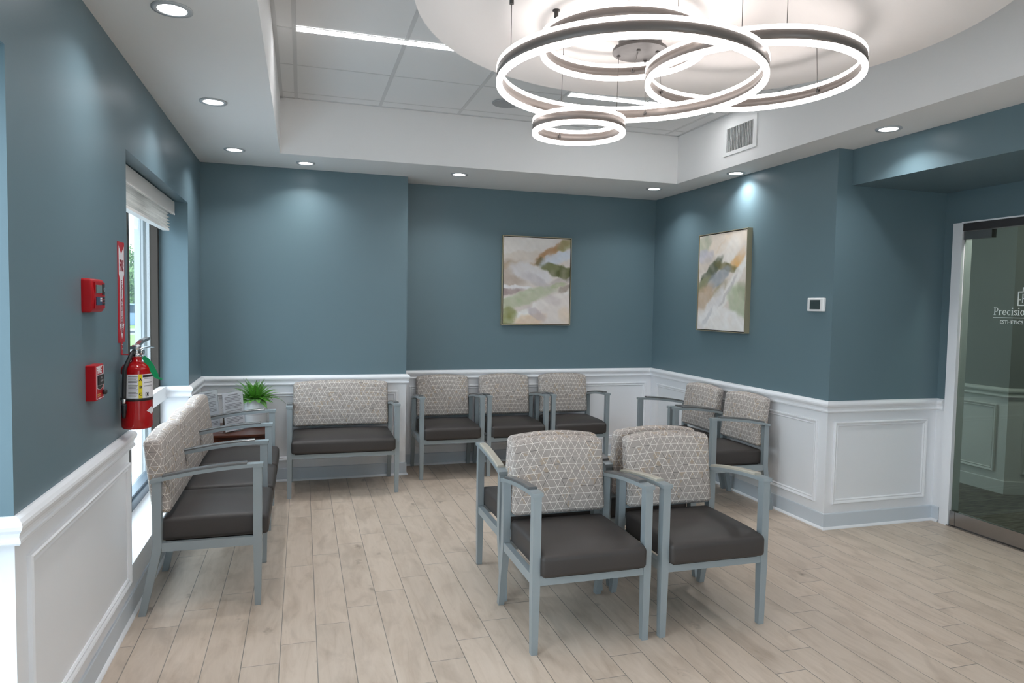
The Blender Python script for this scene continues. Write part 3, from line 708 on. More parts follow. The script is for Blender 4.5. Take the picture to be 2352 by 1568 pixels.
for x, y in ((-0.466, 1.65), (-0.466, 0.4), (3.33, 1.85), (3.33, 0.36), (1.2, -1.6), (2.4, -1.6)):  # lamps without fixtures, added out of view for more light
    ld = bpy.data.lights.new('added_downlight', 'AREA'); ld.shape = 'DISK'; ld.size = 0.09; ld.energy = DLP; ld.color = (0.98, 0.985, 1.0); ld.spread = math.radians(126)
    lo = bpy.data.objects.new('added_downlight', ld); COL.objects.link(lo); lo.location = (x, y, ZC-0.008)

def linear_light(x0, x1, y, label):
    r = empty('linear_light', ((x0+x1)/2, y, ZT)); tag(r, label, 'ceiling light', 'slim linear lights in the tile ceiling')
    h = (x1-x0)/2
    mb = MB()
    for a, b in ((-0.038, -0.026), (0.026, 0.038)): mb.box(-h, h, a, b, -0.0055, -0.003)
    mb.box(-h-0.01, -h, -0.04, 0.04, -0.008, -0.003); mb.box(h, h+0.01, -0.04, 0.04, -0.008, -0.003); mb.build('housing', GRILLE, r)
    mb = MB(); mb.box(-h, h, -0.026, 0.026, -0.0075, -0.003); mb.build('diffuser', LEDW, r)
linear_light(-0.03, 1.18, 4.05, 'slim white linear light in the tiles left of the ceiling disc')
linear_light(1.80, 3.00, 4.635, 'slim white linear light in the tiles seen through the ring chandelier')

mb = MB(); mb.lathe([(0.105, ZT-0.010), (0.108, ZT-0.006), (0.108, ZT-0.003)], (1.45, 4.99, 0), n=48, smooth=False)
tag(mb.build('ceiling_speaker', pbr('speaker_grille', (0.36, 0.37, 0.38, 1), 0.7, bump=0.4, bscale=600)), 'round grey speaker grille in the ceiling tiles behind the chandelier', 'speaker')

linear_light(-0.03, 1.18, 1.0, 'slim linear light added in the tiles as unseen fill light')  # this and the next fixture are added out of view for fill light
linear_light(1.80, 3.00, 0.4, 'second slim linear light added in the tiles as unseen fill light')

# ring chandelier
CH = empty('ring_chandelier', (1.328, 2.624, DZ)); tag(CH, 'chandelier of four overlapping glowing rings on thin cables below the round disc', 'chandelier')
cx, cy = 1.328, 2.624
mb = MB(); mb.lathe([(0.088, -0.045), (0.088, 0.0)], n=64); mb.lathe([(0.112, -0.056), (0.112, -0.045)], n=64, smooth=False)
for i in range(3):
    a = i*2.1+0.6; mb.lathe([(0.006, -0.028), (0.006, -0.022)], (0.093*math.cos(a), 0.093*math.sin(a), 0), n=10)
mb.build('canopy', CANOPYM, CH)
RINGS = {'A': ((1.187, 2.431), .502, 2.365), 'B': ((1.198, 2.519), .320, 2.52), 'D': ((1.732, 2.438), .420, 2.445), 'E': ((1.171, 2.886), .204, 2.29)}
for k, (c, R, z) in RINGS.items():
    o = (c[0]-cx, c[1]-cy, z-DZ)
    mb = MB(); mb.ringband(R-0.019, R, -0.0175, 0.0175, c=o); ro = mb.build('ring', RINGM, CH)
    for s in (-1, 1):
        mb = MB()
        z0, z1 = (0.0175, 0.0335) if s > 0 else (-0.0335, -0.0175)
        mb.ringband(R-0.0193, R+0.0003, z0, z1, c=o, top=1 if s > 0 else None); mb.build('light_strip', [LED, RINGM], ro)   # unseen top face kept unlit so the disc gets less light
def ringpt(k, ang, r=None):
    c, R, z = RINGS[k]; a = math.radians(ang); rr = R-0.009 if r is None else R-r
    return Vector((c[0]+rr*math.cos(a), c[1]+rr*math.sin(a), z))
cable_top = {'canopy': DZ-0.055, 'disc': DZ}
for k, ang, top in [('A', -177, (None, None, 'disc')), ('A', -67, (None, None, 'disc')), ('A', 54.9, (1.392, 2.700, 'canopy')),
                    ('B', -172, (None, None, 'disc')), ('B', -74.5, (None, None, 'disc')), ('B', 55.4, (1.310, 2.60, 'canopy')),
                    ('D', -109, (None, None, 'disc')), ('D', 124, (1.390, 2.590, 'canopy')), ('D', 11.1, (2.049, 2.444, 'disc')),
                    ('E', -48.5, (1.264, 2.690, 'canopy')), ('E', 97, (1.06, 2.80, 'disc'))]:
    b = ringpt(k, ang, 0.025); t = Vector((top[0] or b.x, top[1] or b.y, cable_top[top[2]]))
    o = Vector((cx, cy, DZ))
    mb = MB(); mb.tube([t-o, b-o], 0.0013, n=6); mb.build('cable', CABLE, CH)
    mb = MB(); mb.lathe([(0.006, -0.008), (0.006, 0.006)], b-o, n=10); mb.build('cable_gripper', CANOPYM, CH)
    mb = MB()
    if top[2] == 'disc' and (k, ang) in (('A', -177), ('B', -172)): mb.lathe([(0.008, -0.035), (0.008, -0.004), (0.014, -0.004), (0.014, 0)], t-o, n=12)
    else: mb.lathe([(0.006, -0.006), (0.009, -0.003), (0.009, 0)], t-o, n=10)
    mb.build('cable_anchor', CANOPYM, CH)

# air grille
vt = empty('air_vent', (TX1, 4.525, 2.79)); tag(vt, 'white louvred air grille high on the ceiling recess side', 'air vent')
y0, y1, z0, z1 = -0.205, 0.205, -0.115, 0.122; iy, iz = 0.163, 0.088
mb = MB()
for a, b, c_, d in ((y0, y1, z0, -iz), (y0, y1, iz, z1), (y0, -iy, -iz, iz), (iy, y1, -iz, iz)): mb.box(-0.010, 0, a, b, c_, d)
mb.build('frame', GRILLE, vt)
mb = MB(); mb.box(-0.002, -0.0005, -iy, iy, -iz, iz); mb.build('backing', DARKGAP, vt)
mb = MB()
for i in range(17):
    y = -iy+0.010+i*(2*iy-0.02)/16
    mb.prism([(-0.010, y-0.001, -iz), (-0.010, y+0.002, -iz), (-0.002, y+0.002, -iz), (-0.002, y-0.001, -iz)], (0, 0, 2*iz))
mb.build('louvres', GRILLE, vt)

# ------------------------------------------------------------------ chairs
FY, RY, FOOT = -0.25, 0.197, 0.265      # front post, rear post, rear foot (local Y; the chair faces -Y)
def arm_curve(t):                       # t 0 rear .. 1 front
    return (0.222 + t*(-0.276-0.222), 0.634 + 0.056*(1-(1-t)**1.9))
def seating(name, label, cat, pitch, n, group=None):
    """n seats with shared arms; post centres at multiples of pitch"""
    root = empty(name); tag(root, label, cat, group)
    xs = [(-n/2+i)*pitch for i in range(n+1)]
    for x in xs:
        for rear in (False, True):
            mb = MB(); a, b = 0.018, 0.020
            if not rear:
                q = lambda c, w, d, z: [(c-w, FY-d, z), (c+w, FY-d, z), (c+w, FY+d, z), (c-w, FY+d, z)]
                mb.hexa(q(x, 0.0145, 0.0145, 0), q(x, a, b, 0.30)); mb.hexa(q(x, a, b, 0.30), q(x, a, b, 0.691))
            else:
                q = lambda c, w, d, z, y: [(c-w, y-d, z), (c+w, y-d, z), (c+w, y+d, z), (c-w, y+d, z)]
                mb.hexa(q(x, 0.0145, 0.016, 0, FOOT), q(x, a, b, 0.29, RY+0.006)); mb.hexa(q(x, a, b, 0.29, RY+0.006), q(x, a, b, 0.33, RY)); mb.hexa(q(x, a, b, 0.33, RY), q(x, a, b, 0.640, RY))
            bmesh.ops.remove_doubles(mb.bm, verts=mb.bm.verts, dist=1e-5)
            mb.build('leg', FRAME, root)
        K = 14
        mb = MB(); sec = []
        for i in range(K+1):
            y, z = arm_curve(i/K); sec.append([mb.bm.verts.new(p) for p in ((x-.024, y, z), (x+.024, y, z), (x+.024, y, z+.017), (x-.024, y, z+.017))])
        for s0, s1 in zip(sec, sec[1:]):
            for k in range(4): mb.bm.faces.new((s0[k], s0[(k+1)%4], s1[(k+1)%4], s1[k]))
        mb.bm.faces.new(sec[0]); mb.bm.faces.new(list(reversed(sec[-1])))
        ar = mb.build('armrest', FRAME, root)
        mb = MB(); sec = []
        for i in range(K+1):
            y, z = arm_curve(0.10+0.75*i/K); z += .0165
            sec.append([mb.bm.verts.new(p) for p in ((x-.0195, y, z), (x+.0195, y, z), (x+.0195, y, z+.009), (x+.016, y, z+.012), (x-.016, y, z+.012), (x-.0195, y, z+.009))])
        for s0, s1 in zip(sec, sec[1:]):
            for k in range(6): mb.bm.faces.new((s0[k], s0[(k+1)%6], s1[(k+1)%6], s1[k]))
        mb.bm.faces.new(sec[0]); mb.bm.faces.new(list(reversed(sec[-1])))
        mb.build('arm_pad', PAD, ar)
    mb = MB()
    for x in xs: mb.box(x-0.014, x+0.014, FY+0.019, RY-0.019, 0.303, 0.345)
    for a, b in zip(xs, xs[1:]):
        mb.box(a+0.017, b-0.017, FY-0.017, FY+0.013, 0.303, 0.345); mb.box(a+0.017, b-0.017, RY-0.015, RY+0.015, 0.303, 0.345)
    mb.build('seat_frame', FRAME, root)
    mb = MB()
    for a, b in zip(xs, xs[1:]): mb.box(a+0.017, b-0.017, RY-0.013, RY+0.010, 0.468, 0.505)
    mb.build('back_rail', FRAME, root)
    for a, b in zip(xs, xs[1:]):
        c = (a+b)/2; w = (b-a)-0.036-0.004; wb = w + (0.020 if n > 1 else -0.002)
        def dseat(p, c=c, w=w):
            u, v = p.x/(w/2), p.y/0.245
            x, y, z = p.x, p.y, p.z
            if p.z > 0: z += 0.020*(1-u*u)*(1-v*v)
            if y < -0.15: z -= 0.018*max(0, (-y-0.15)/0.10)**1.5 if p.z > 0 else 0
            if y < -0.20: x *= 1.0 + 0.018*min(1, (-y-0.20)/0.03)
            return Vector((c+x, y-0.055, z+0.398))
        mb = MB(); mb.cushion(w, 0.49, 0.110, 0.020, dseat); mb.build('seat', VINYL, root)
        mb = MB(); mb.box(c-w/2+.02, c+w/2-.02, -0.27, 0.17, 0.335, 0.352); mb.build('seat_base', BLACKF, root)
        def dback(p, c=c, w=wb):
            u, v = p.x/(w/2), p.z/0.175
            z = p.z + 0.022*(1-u*u)*max(0, min(1, (v+1)/2))
            y = p.y
            if y < 0: y -= 0.014*(1-u**2)*(1-v*v) + 0.006*(1-v)*0.5
            t = (p.z+0.175)/0.35
            return Vector((c+p.x*(1-0.006*t), y + 0.184 + 0.040*t, z + 0.655))
        mb = MB(); mb.cushion(wb, 0.080, 0.352, 0.024, dback); mb.build('backrest', FABRIC, root)
    return root
CG = 'single armchairs with triangle patterned backs'
proto = seating('armchair', 'front left armchair of the central four, facing the camera with its back to another', 'chair', 0.527, 1, CG)
spots = [(1.222, 2.995, 0, None),
         (1.838, 2.995, 0, 'front right armchair of the central four, facing the camera, with pale cream arm caps'),
         (1.250, 3.562, PI, 'armchair facing the back wall, hidden behind the front left central armchair'),
         (1.856, 3.595, PI, 'armchair facing the back wall, hidden behind the front right central armchair'),
         (1.242, 6.040, 0, 'armchair on the recessed back wall nearest the loveseat'),
         (1.833, 6.040, 0, 'middle armchair of three along the recessed back wall'),
         (2.427, 6.040, 0, 'third armchair on the recessed back wall, under the left painting and nearest the corner'),
         (3.115, 5.205, -PI/2, 'armchair under the right painting, the one nearer the room corner'),
         (3.115, 4.600, -PI/2, 'armchair under the right painting, the one nearer the thermostat')]
for i, (x, y, rz, lb) in enumerate(spots):
    o = proto if i == 0 else copy_tree(proto)
    o.location = (x, y, 0); o.rotation_euler = (0, 0, rz)
    if lb: o['label'] = lb
    if i in (1, 2):                                # these two have pale arm caps
        for arm in o.children:
            for pad in arm.children:
                pad.data = pad.data.copy(); pad.data.materials[0] = PADC
ls = seating('loveseat', 'wide two person loveseat with patterned back beside the fern table', 'bench', 0.811, 1); ls.location = (0.318, 5.705, 0)
tr = seating('three_seat_bench', 'joined row of three seats with shared arms under the window', 'bench', 0.578, 3); tr.location = (-0.455, 4.432, 0); tr.rotation_euler = (0, 0, PI/2)

# ------------------------------------------------------------------ side table, papers, fern
TZ = 0.518
tb = empty('side_table', (-0.478, 5.64, 0)); tag(tb, 'dark wood side table in the back left corner under the fern', 'table')
mb = MB(); mb.box(-0.265, 0.265, -0.28, 0.28, TZ-0.022, TZ); mb.bevel(0.004); mb.build('table_top', WOOD, tb)
mb = MB()
for a, b, c_, d in ((-.255, .255, -.268, -.25), (-.255, .255, .25, .268), (-.255, -.237, -.25, .25), (.237, .255, -.25, .25)): mb.box(a, b, c_, d, TZ-0.075, TZ-0.022)
mb.build('apron', WOOD, tb)
for sx in (-1, 1):
    for sy in (-1, 1):
        mb = MB(); q = lambda w, z: [(sx*.235-w, sy*.248-w, z), (sx*.235+w, sy*.248-w, z), (sx*.235+w, sy*.248+w, z), (sx*.235-w, sy*.248+w, z)]
        mb.hexa(q(.013, 0), q(.018, TZ-0.03)); mb.build('leg', FRAME, tb)

def paper_stand(x, y, rz, label):
    r = empty('sign_holder', (x, y, TZ), rz); tag(r, label, 'sign holder', 'clear stands of printed sheets on the side table')
    mb = MB(); lean = 0.03
    mb.prism([(-.11, 0, .004), (.11, 0, .004), (.11, lean, .298), (-.11, lean, .298)], (0, .003, 0))
    mb.prism([(-.11, .005, .004), (.11, .005, .004), (.11, lean+.005, .298), (-.11, lean+.005, .298)], (0, .003, 0))
    mb.box(-.11, .11, -.01, .075, 0.0, .0035); mb.build('holder', ACRYL, r)
    mb = MB(); mb.prism([(-.106, .0036, .010), (.106, .0036, .010), (.106, lean+.0036, .294), (-.106, lean+.0036, .294)], (0, .001, 0)); sheet = mb.build('sheet', PAPER, r)
    mb = MB(); rnd = random.Random(int(abs(x)*1000))
    def ln(u0, u1, zc, hh):
        f = lambda u, z: (u, .0034 + lean*(z-.010)/.284 - .0008, z)
        mb.prism([f(u0, zc), f(u1, zc), f(u1, zc+hh), f(u0, zc+hh)], (0, .0003, 0))
    z = .268; ln(-.05, .05, .272, .007)
    for par in range(5):
        for k in range(4):
            z -= .0105
            if z < .02: break
            ln(-.088, .088 - (rnd.random()*.10 if k == 3 else rnd.random()*.012), z, .0042)
        z -= .009
    mb.build('printed_text', GREYINK, sheet)
    return r
paper_stand(-0.468, 5.51, math.radians(54), 'clear sign holder with printed sheet standing in front of the white fern pot')
paper_stand(-0.648, 5.60, math.radians(60), 'clear sign holder with printed sheet half hidden behind the three seat row')
mb = MB(); mb.box(-.04, .04, -.03, .03, 0, .085); mb.bevel(.003); bx_ = mb.build('wooden_box', DARKW); bx_.location = (-0.545, 5.78, TZ)
tag(bx_, 'small dark brown box between the two sign holders on the side table', 'box')

PX, PY = -0.348, 5.745
fp = empty('potted_fern', (PX, PY, TZ)); tag(fp, 'green fern in a white glazed vase on the side table', 'plant')
prof = [(.050, 0), (.066, .004), (.078, .02)]
for i in range(12):
    z = .028+i*.006; prof += [(.083+.0006*i, z), (.0855+.0006*i, z+.003)]
prof += [(.094, .106), (.0945, .12), (.092, .14), (.086, .165), (.076, .192), (.068, .205), (.069, .214), (.0655, .219), (.060, .214), (.060, .190)]
mb = MB(); mb.lathe(prof, n=56); mb.build('pot', POT, fp)
mb = MB(); mb.lathe([(.058, .191), (.058, .1935)], n=32); mb.build('soil', SOIL, fp)
rnd = random.Random(11)
NF = 58
for i in range(NF):
    a = i*2.39996 + rnd.random()*.5
    inner = i/NF
    el = math.radians(84 - 60*inner**0.85 + rnd.uniform(-7, 7)); ln_ = (.200 + .040*inner)*rnd.uniform(.85, 1.08)
    d0 = Vector((math.cos(a), math.sin(a), 0))
    if d0.y < -.2 and inner > .3: ln_ *= .62
    if d0.x > .85: ln_ *= .92
    pts = []; p = d0*0.035*inner + Vector((0, 0, .195)); e = el; S = 16
    for k in range(S+1):
        pts.append(p.copy()); p = p + (d0*math.cos(e)+Vector((0, 0, math.sin(e))))*ln_/S
        e -= math.radians(2.2 + 3.4*inner)
    mb = MB(); mb.tube(pts, [0.0016*(1-.7*k/S) for k in range(S+1)], n=4, mi=1)
    side = d0.cross(Vector((0, 0, 1)))
    for k in range(3, 21):
        t = k/21.0; f = t*S; i0 = min(S-1, int(f)); base = pts[i0].lerp(pts[i0+1], f-i0)
        tg = (pts[i0+1]-pts[i0]).normalized()
        W = .046*math.sin(PI*min(1, .20+.80*t))**.75*(1.06-t*.70); 
        for s in (-1, 1):
            dr_ = (side*s*0.9 + tg*0.5).normalized(); up_ = dr_.cross(tg)*s
            tip = base+dr_*W+Vector((0, 0, -W*.18))
            hw = tg*.0046
            mid = base+dr_*W*.5
            mb.face([base-hw*.6, mid-hw, tip, mid+hw]) if s > 0 else mb.face([base+hw*.6, mid+hw, tip, mid-hw])
    mb.build('frond', [LEAF, LEAFD], fp, normals=False)

# ------------------------------------------------------------------ paintings
def blend(a, b, t): return tuple(x+(y-x)*t for x, y in zip(a, b))
def paint(layers, base, seed):
    def f(u, v):
        q = Vector((u*2.2+seed, v*2.6, seed*.37))
        wu = u + .045*noise.noise(q) + .028*noise.noise(q*3.1) + .020*noise.noise(q*6) + .008*noise.noise(q*20)
        wv = v + .035*noise.noise(q+Vector((5.2, 1.3, 0))) + .022*noise.noise(q*3.3+Vector((2, 9, 0))) + .018*noise.noise(q*6.5+Vector((1, 4, 0))) + .007*noise.noise(q*21+Vector((3, 4, 0)))
        c = base
        for cx_, cy_, sx, sy, ang, colr, st, hard in layers:
            a = math.radians(ang); dx, dy = wu-cx_, (wv-cy_)*1.25
            x = (dx*math.cos(a)+dy*math.sin(a))/sx; y = (-dx*math.sin(a)+dy*math.cos(a))/(sy*1.25)
            r = math.sqrt(x*x+y*y); hard_ = hard*.55; t = max(0, min(1, (1+hard_-r)/(hard_*2))); t = t*t*(3-2*t)
            c = blend(c, colr, st*t*(0.82+.36*noise.noise(q*5.0)))
        fl = u*.8+v*.6; k = 1+.022*noise.noise(Vector((fl*4+seed, (v*.8-u*.6)*26, 0)))+.012*noise.noise(q*14)
        return tuple(max(0, min(255, ((x-175)*1.18+186)*k)) for x in c)
    return f
L1 = [(.30, .10, .55, .16, -8, (212, 207, 203), .9, .5), (.25, .24, .45, .06, -6, (196, 184, 172), .6, .6),
      (.70, .17, .36, .045, -36, (166, 130, 96), .9, .55), (.93, .06, .16, .05, -34, (146, 142, 108), .9, .5), (.52, .29, .09, .030, -30, (98, 92, 66), .9, .6),
      (.82, .22, .34, .060, -22, (192, 198, 208), .95, .4), (.88, .37, .34, .075, 8, (104, 106, 78), 1.0, .3), (.70, .34, .14, .04, -10, (128, 130, 100), .8, .5),
      (.10, .42, .26, .13, 10, (168, 154, 142), .85, .5), (.08, .34, .2, .03, -8, (170, 150, 125), .6, .6),
      (.42, .42, .32, .085, 14, (202, 200, 202), .95, .4), (.55, .52, .25, .05, 25, (178, 172, 174), .7, .6), (.90, .47, .2, .035, -20, (170, 162, 160), .8, .5),
      (.15, .57, .28, .028, 4, (214, 214, 216), .9, .4), (.08, .62, .22, .035, -6, (150, 134, 132), .9, .5), (.22, .665, .3, .015, -14, (214, 214, 212), .8, .5),
      (.30, .71, .52, .085, -18, (170, 176, 150), .95, .35), (.83, .53, .12, .03, -22, (160, 168, 134), .8, .5), (.95, .58, .13, .06, -35, (140, 128, 118), .8, .5),
      (.45, .83, .75, .045, -28, (218, 217, 214), 1.0, .35), (.78, .80, .36, .17, -20, (208, 200, 195), .9, .4), (.05, .93, .16, .10, -40, (142, 144, 104), 1.0, .35),
      (.38, .96, .24, .07, -15, (206, 184, 160), .85, .5), (.47, .88, .16, .05, 32, (176, 166, 168), .75, .5), (.74, .72, .14, .06, 10, (182, 172, 172), .5, .6), (.95, .90, .12, .1, 0, (205, 182, 155), .45, .7)]
L2 = [(.5, .08, .7, .14, -10, (214, 202, 188), .8, .6), (.55, .11, .2, .04, -35, (196, 168, 136), .6, .6), (.10, .12, .18, .10, -50, (158, 164, 146), .85, .5),
      (.12, .24, .2, .07, 0, (172, 172, 184), .8, .5), (.62, .20, .30, .14, -35, (216, 212, 206), .85, .5), (.15, .33, .25, .06, -20, (186, 178, 168), .7, .6),
      (.82, .31, .16, .05, -20, (206, 160, 100), .8, .6), (.90, .25, .1, .05, -30, (200, 172, 140), .6, .6), (.25, .42, .34, .060, -42, (92, 98, 84), 1.0, .4), (.62, .35, .26, .050, 12, (112, 108, 78), .9, .45),
      (.45, .45, .28, .075, -25, (142, 148, 154), .9, .45), (.10, .53, .2, .04, -35, (150, 150, 120), .8, .5), (.70, .55, .60, .060, -44, (216, 214, 210), 1.0, .35), (.45, .57, .2, .05, -30, (160, 152, 130), .8, .5),
      (.14, .64, .22, .09, -35, (178, 158, 136), .9, .5), (.62, .60, .3, .025, -45, (176, 172, 172), .7, .6), (.25, .80, .45, .075, -48, (206, 204, 204), .95, .4), (.90, .70, .28, .15, 25, (170, 178, 154), 1.0, .35),
      (.55, .92, .55, .16, 8, (218, 216, 214), 1.0, .3), (.20, .86, .16, .03, -50, (178, 178, 180), .6, .6), (.95, .60, .1, .1, -40, (150, 154, 132), .6, .5)]
def painting(name, w, h, d, f, label, M, nx=110, nz=140):
    """front faces -Y locally; origin at centre of its back"""
    r = empty(name); tag(r, label, 'painting'); r.matrix_world = M
    mb = MB(); e = .006
    for a, b, c_, g in ((-w/2, w/2, h/2-e, h/2), (-w/2, w/2, -h/2, -h/2+e), (-w/2, -w/2+e, -h/2+e, h/2-e), (w/2-e, w/2, -h/2+e, h/2-e)): mb.box(a, b, -d, 0, c_, g)
    mb.box(-w/2+e, w/2-e, -d+.014, -d+.018, -h/2+e, h/2-e)
    mb.build('frame', [GOLD], r)
    mb = MB(); g = .013; mb.box(-w/2+e, w/2-e, -d+.010, -d+.013, -h/2+e, h/2-e); mb.build('backing', BLACKF, r)
    W_, H_ = w-2*g, h-2*g
    me = bpy.data.meshes.new('canvas'); vs, fs, cols = [], [], []
    for j in range(nz+1):
        for i in range(nx+1):
            vs.append((-W_/2+W_*i/nx, -d+.003, H_/2-H_*j/nz)); cols.append(lin(*f(i/nx, j/nz)))
    for j in range(nz):
        for i in range(nx):
            k = j*(nx+1)+i; fs.append((k, k+nx+1, k+nx+2, k+1))
    nb = len(vs)      # canvas sides
    for (x, z) in ((-W_/2, H_/2), (W_/2, H_/2), (W_/2, -H_/2), (-W_/2, -H_/2)): vs.append((x, -d+.010, z)); cols.append(lin(200, 196, 190))
    cn = [0, nx, nz*(nx+1)+nx, nz*(nx+1)]
    for i in range(4): fs.append((cn[i], cn[(i+1)%4], nb+(i+1)%4, nb+i))
    me.from_pydata(vs, [], fs); ca = me.color_attributes.new('Col', 'FLOAT_COLOR', 'POINT')
    for i, c in enumerate(cols): ca.data[i].color = c
    me.materials.append(CANVAS); o = bpy.data.objects.new('canvas', me); COL.objects.link(o); o.parent = r
    return r
painting('framed_painting', 0.697, 0.846, 0.040, paint(L1, (200, 192, 186), 1.7), 'abstract painting in thin gold frame on the recessed back wall', Matrix.Translation((2.161, YR, 1.735)))
painting('framed_painting', 0.705, 0.842, 0.046, paint(L2, (204, 196, 188), 4.3), 'abstract painting in thin gold frame on the right wall by the thermostat', Matrix.Translation((XR, 5.088, 1.727)) @ Matrix.Rotation(-PI/2, 4, 'Z'))

# thermostat
th = empty('thermostat', (XR, 3.977, 1.541)); tag(th, 'white wall thermostat with small grey screen near the alcove corner', 'thermostat')
mb = MB(); mb.box(-.026, 0, -.078, .078, -.047, .047); mb.bevel(.006, 3); mb.build('body', PLW, th)
mb = MB(); mb.box(-.0275, -.0255, -.050, .050, -.032, .032); mb.build('screen', LCDD, th)

# ------------------------------------------------------------------ fire equipment on the window pier
# remote annunciator
an = empty('fire_alarm_panel', (XL, 2.962, 1.508)); tag(an, 'red fire alarm panel with small screen, upper of the two red boxes', 'fire alarm')
mb = MB()
def panel_body(p):
    return Vector((p.x, p.y, p.z))
mb.cushion(.040, .176, .126, .010); mb.xf(Matrix.Translation((.010, 0, 0)))
for v in mb.bm.verts:
    if v.co.x > .012: v.co.x += .008*(1-(v.co.z/.063)**2)
    if v.co.x > .02: v.co.y *= .95
mb.build('housing', REDPL, an)
def plate(o, name, x, y0, y1, z0, z1, m, t=.002, bev=0):
    mb = MB(); mb.box(x-t, x, y0, y1, z0, z1)
    if bev: mb.bevel(bev)
    return mb.build(name, m, o)
plate(an, 'face_plate', .0385, -.062, .070, -.048, .050, REDPL, .004)
plate(an, 'screen', .0412, -.052, .022, .010, .040, LCD, .003)
plate(an, 'label_plate', .0412, -.052, .022, -.036, -.004, NAVY, .003)
mb = MB(); mb.box(.0405, .0418, -.006, .018, -.014, -.008); mb.box(.0405, .0418, -.006, .018, -.022, -.016); mb.build('printed_marks', SIGNW, an)
plate(an, 'lock_plate', .0412, .032, .060, .004, .044, INK, .003)
mb = MB(); mb.lathe([(.008, .0410), (.008, .0445)], (0, .046, .024), n=16, axis='X'); mb.build('key_switch', CHROME, an)
mb = MB()
for zz_ in (-.008, -.020, -.032): mb.lathe([(.0045, .0390), (.0045, .0420)], (0, .040, zz_), n=12, axis='X'); mb.lathe([(.0045, .0390), (.0045, .0420)], (0, .054, zz_), n=12, axis='X')
mb.build('buttons', INK, an)
# pull station
ps = empty('fire_pull_station', (XL, 2.966, 1.180)); tag(ps, 'red fire alarm pull station with white FIRE lettering, lower of two red boxes', 'fire alarm')
mb = MB(); mb.box(0, .040, -.055, .055, -.068, .066); mb.bevel(.004, 3); mb.build('housing', REDPL, ps); ps.location.x = XL-.006
def outline(mb, x, y0, y1, z0, z1, w, t=.0008):
    mb.box(x, x+t, y0, y1, z0, z0+w); mb.box(x, x+t, y0, y1, z1-w, z1); mb.box(x, x+t, y0, y0+w, z0, z1); mb.box(x, x+t, y1-w, y1, z0, z1)
FX = lambda x, y, z: Matrix(((0, 0, 1, x), (1, 0, 0, y), (0, 1, 0, z), (0, 0, 0, 1)))
mb = MB(); outline(mb, .0398, -.050, .050, -.063, .061, .0022)
mb.text('FIRE', .034, FX(.0405, -.042, .034), .0005, sx=1.06, bold=.0011)
outline(mb, .0398, -.038, .040, -.012, .029, .0018)
mb.prism([(.0398, -.038, -.012), (.0398, .040, -.012), (.0398, .040, -.022), (.0398, .001, -.031), (.0398, -.038, -.022)], (.0004, 0, 0))
mb.build('lettering', SIGNW, ps)
plate(ps, 'handle', .046, -.035, .037, -.010, .027, INK, .006)
mb = MB(); mb.prism([(.0402, -.034, -.0135), (.0402, .036, -.0135), (.0402, .036, -.0208), (.0402, .001, -.029), (.0402, -.034, -.0208)], (.0006, 0, 0)); mb.build('arrow', DARKGAP, ps)
mb = MB(); mb.text('PULL', .012, FX(.0465, -.016, .013), .0003); mb.text('DOWN', .012, FX(.0465, -.019, .001), .0003); mb.build('handle_text', GREYINK, ps)
mb = MB(); mb.lathe([(.010, .040), (.010, .050), (.007, .054)], (0, .040, -.043), n=20, axis='X'); mb.build('key_lock', INK, ps)
mb = MB(); mb.box(.0400, .0405, -.044, .010, -.047, -.0445); mb.box(.0400, .0405, -.034, .002, -.0535, -.051); mb.build('small_print', pbr('faded_yellow', (.5, .3, .05, 1), .5), ps)
# extinguisher sign
sg = empty('extinguisher_sign', (XL, 3.452, 1.526)); tag(sg, 'tall narrow red and white FIRE EXTINGUISHER arrow sign beside the window', 'sign')
mb = MB(); mb.box(0, .0035, -.054, .054, -.222, .222); mb.build('plate', REDSIGN, sg)
SX = .0037
mb = MB()
# white arrow: notched tail, wide panel, taper, shaft and head
pts = [(-.046, .205), (0, .168), (.046, .205), (.046, .080), (.024, .058), (.024, -.140), (.040, -.140), (0, -.206), (-.040, -.140), (-.024, -.140), (-.024, .058), (-.046, .080)]
quads = [[0, 1, 11], [1, 2, 3], [1, 3, 11], [11, 3, 4, 10], [10, 4, 5, 9], [8, 6, 7]]
for q in quads: mb.prism([(SX-.0003, pts[i][0], pts[i][1]) for i in q], (.0004, 0, 0))
mb.build('arrow', SIGNW, sg)
mb = MB()
M1 = FX(SX+.0004, 0, .096)
mb.text('FIRE', .046, M1 @ Matrix.Scale(1.45, 4, (0, 1, 0)), .0004, align='CENTER', sx=.82, bold=.0016)
mb.build('fire_lettering', REDINK, sg)
mb = MB()
for i, ch in enumerate('EXTINGUISHER'):
    mb.text(ch, .0255, FX(SX+.0004, 0, .036-i*.0198), .0004, align='CENTER', sx=1.3, bold=.0008)
mb.build('extinguisher_lettering', REDINK, sg)

# wall bracket (a hook) and extinguisher
EX, EY = -0.700, 3.405
bk = empty('wall_bracket', (XL, 3.452, 1.27)); tag(bk, 'red L shaped wall hook below the extinguisher sign', 'bracket')
mb = MB(); mb.box(0, .003, -.012, .012, -.022, .034); mb.box(0, .060, -.012, .012, -.022, -.019); mb.box(.056, .060, -.012, .012, -.022, -.002); mb.build('hook', REDSIGN, bk)
mb = MB()
for z in (.022, .004): mb.lathe([(.004, .003), (.003, .0055)], (0, 0, z), n=12, axis='X')
mb.build('screw', CHROME, bk)
fe = empty('fire_extinguisher', (EX, EY, 0.926)); tag(fe, 'red fire extinguisher with green tag hanging on the wall by the window', 'fire extinguisher')
R0 = .0625
prof = [(.056, 0), (.0605, .004), (R0, .012)] + [(R0, .05*k) for k in range(1, 6)]
for i in range(1, 10):
    a = i/9*PI/2; prof.append((.021+(R0-.021)*math.cos(a), .255+.040*math.sin(a)))
prof += [(.021, .318), (.0195, .320)]
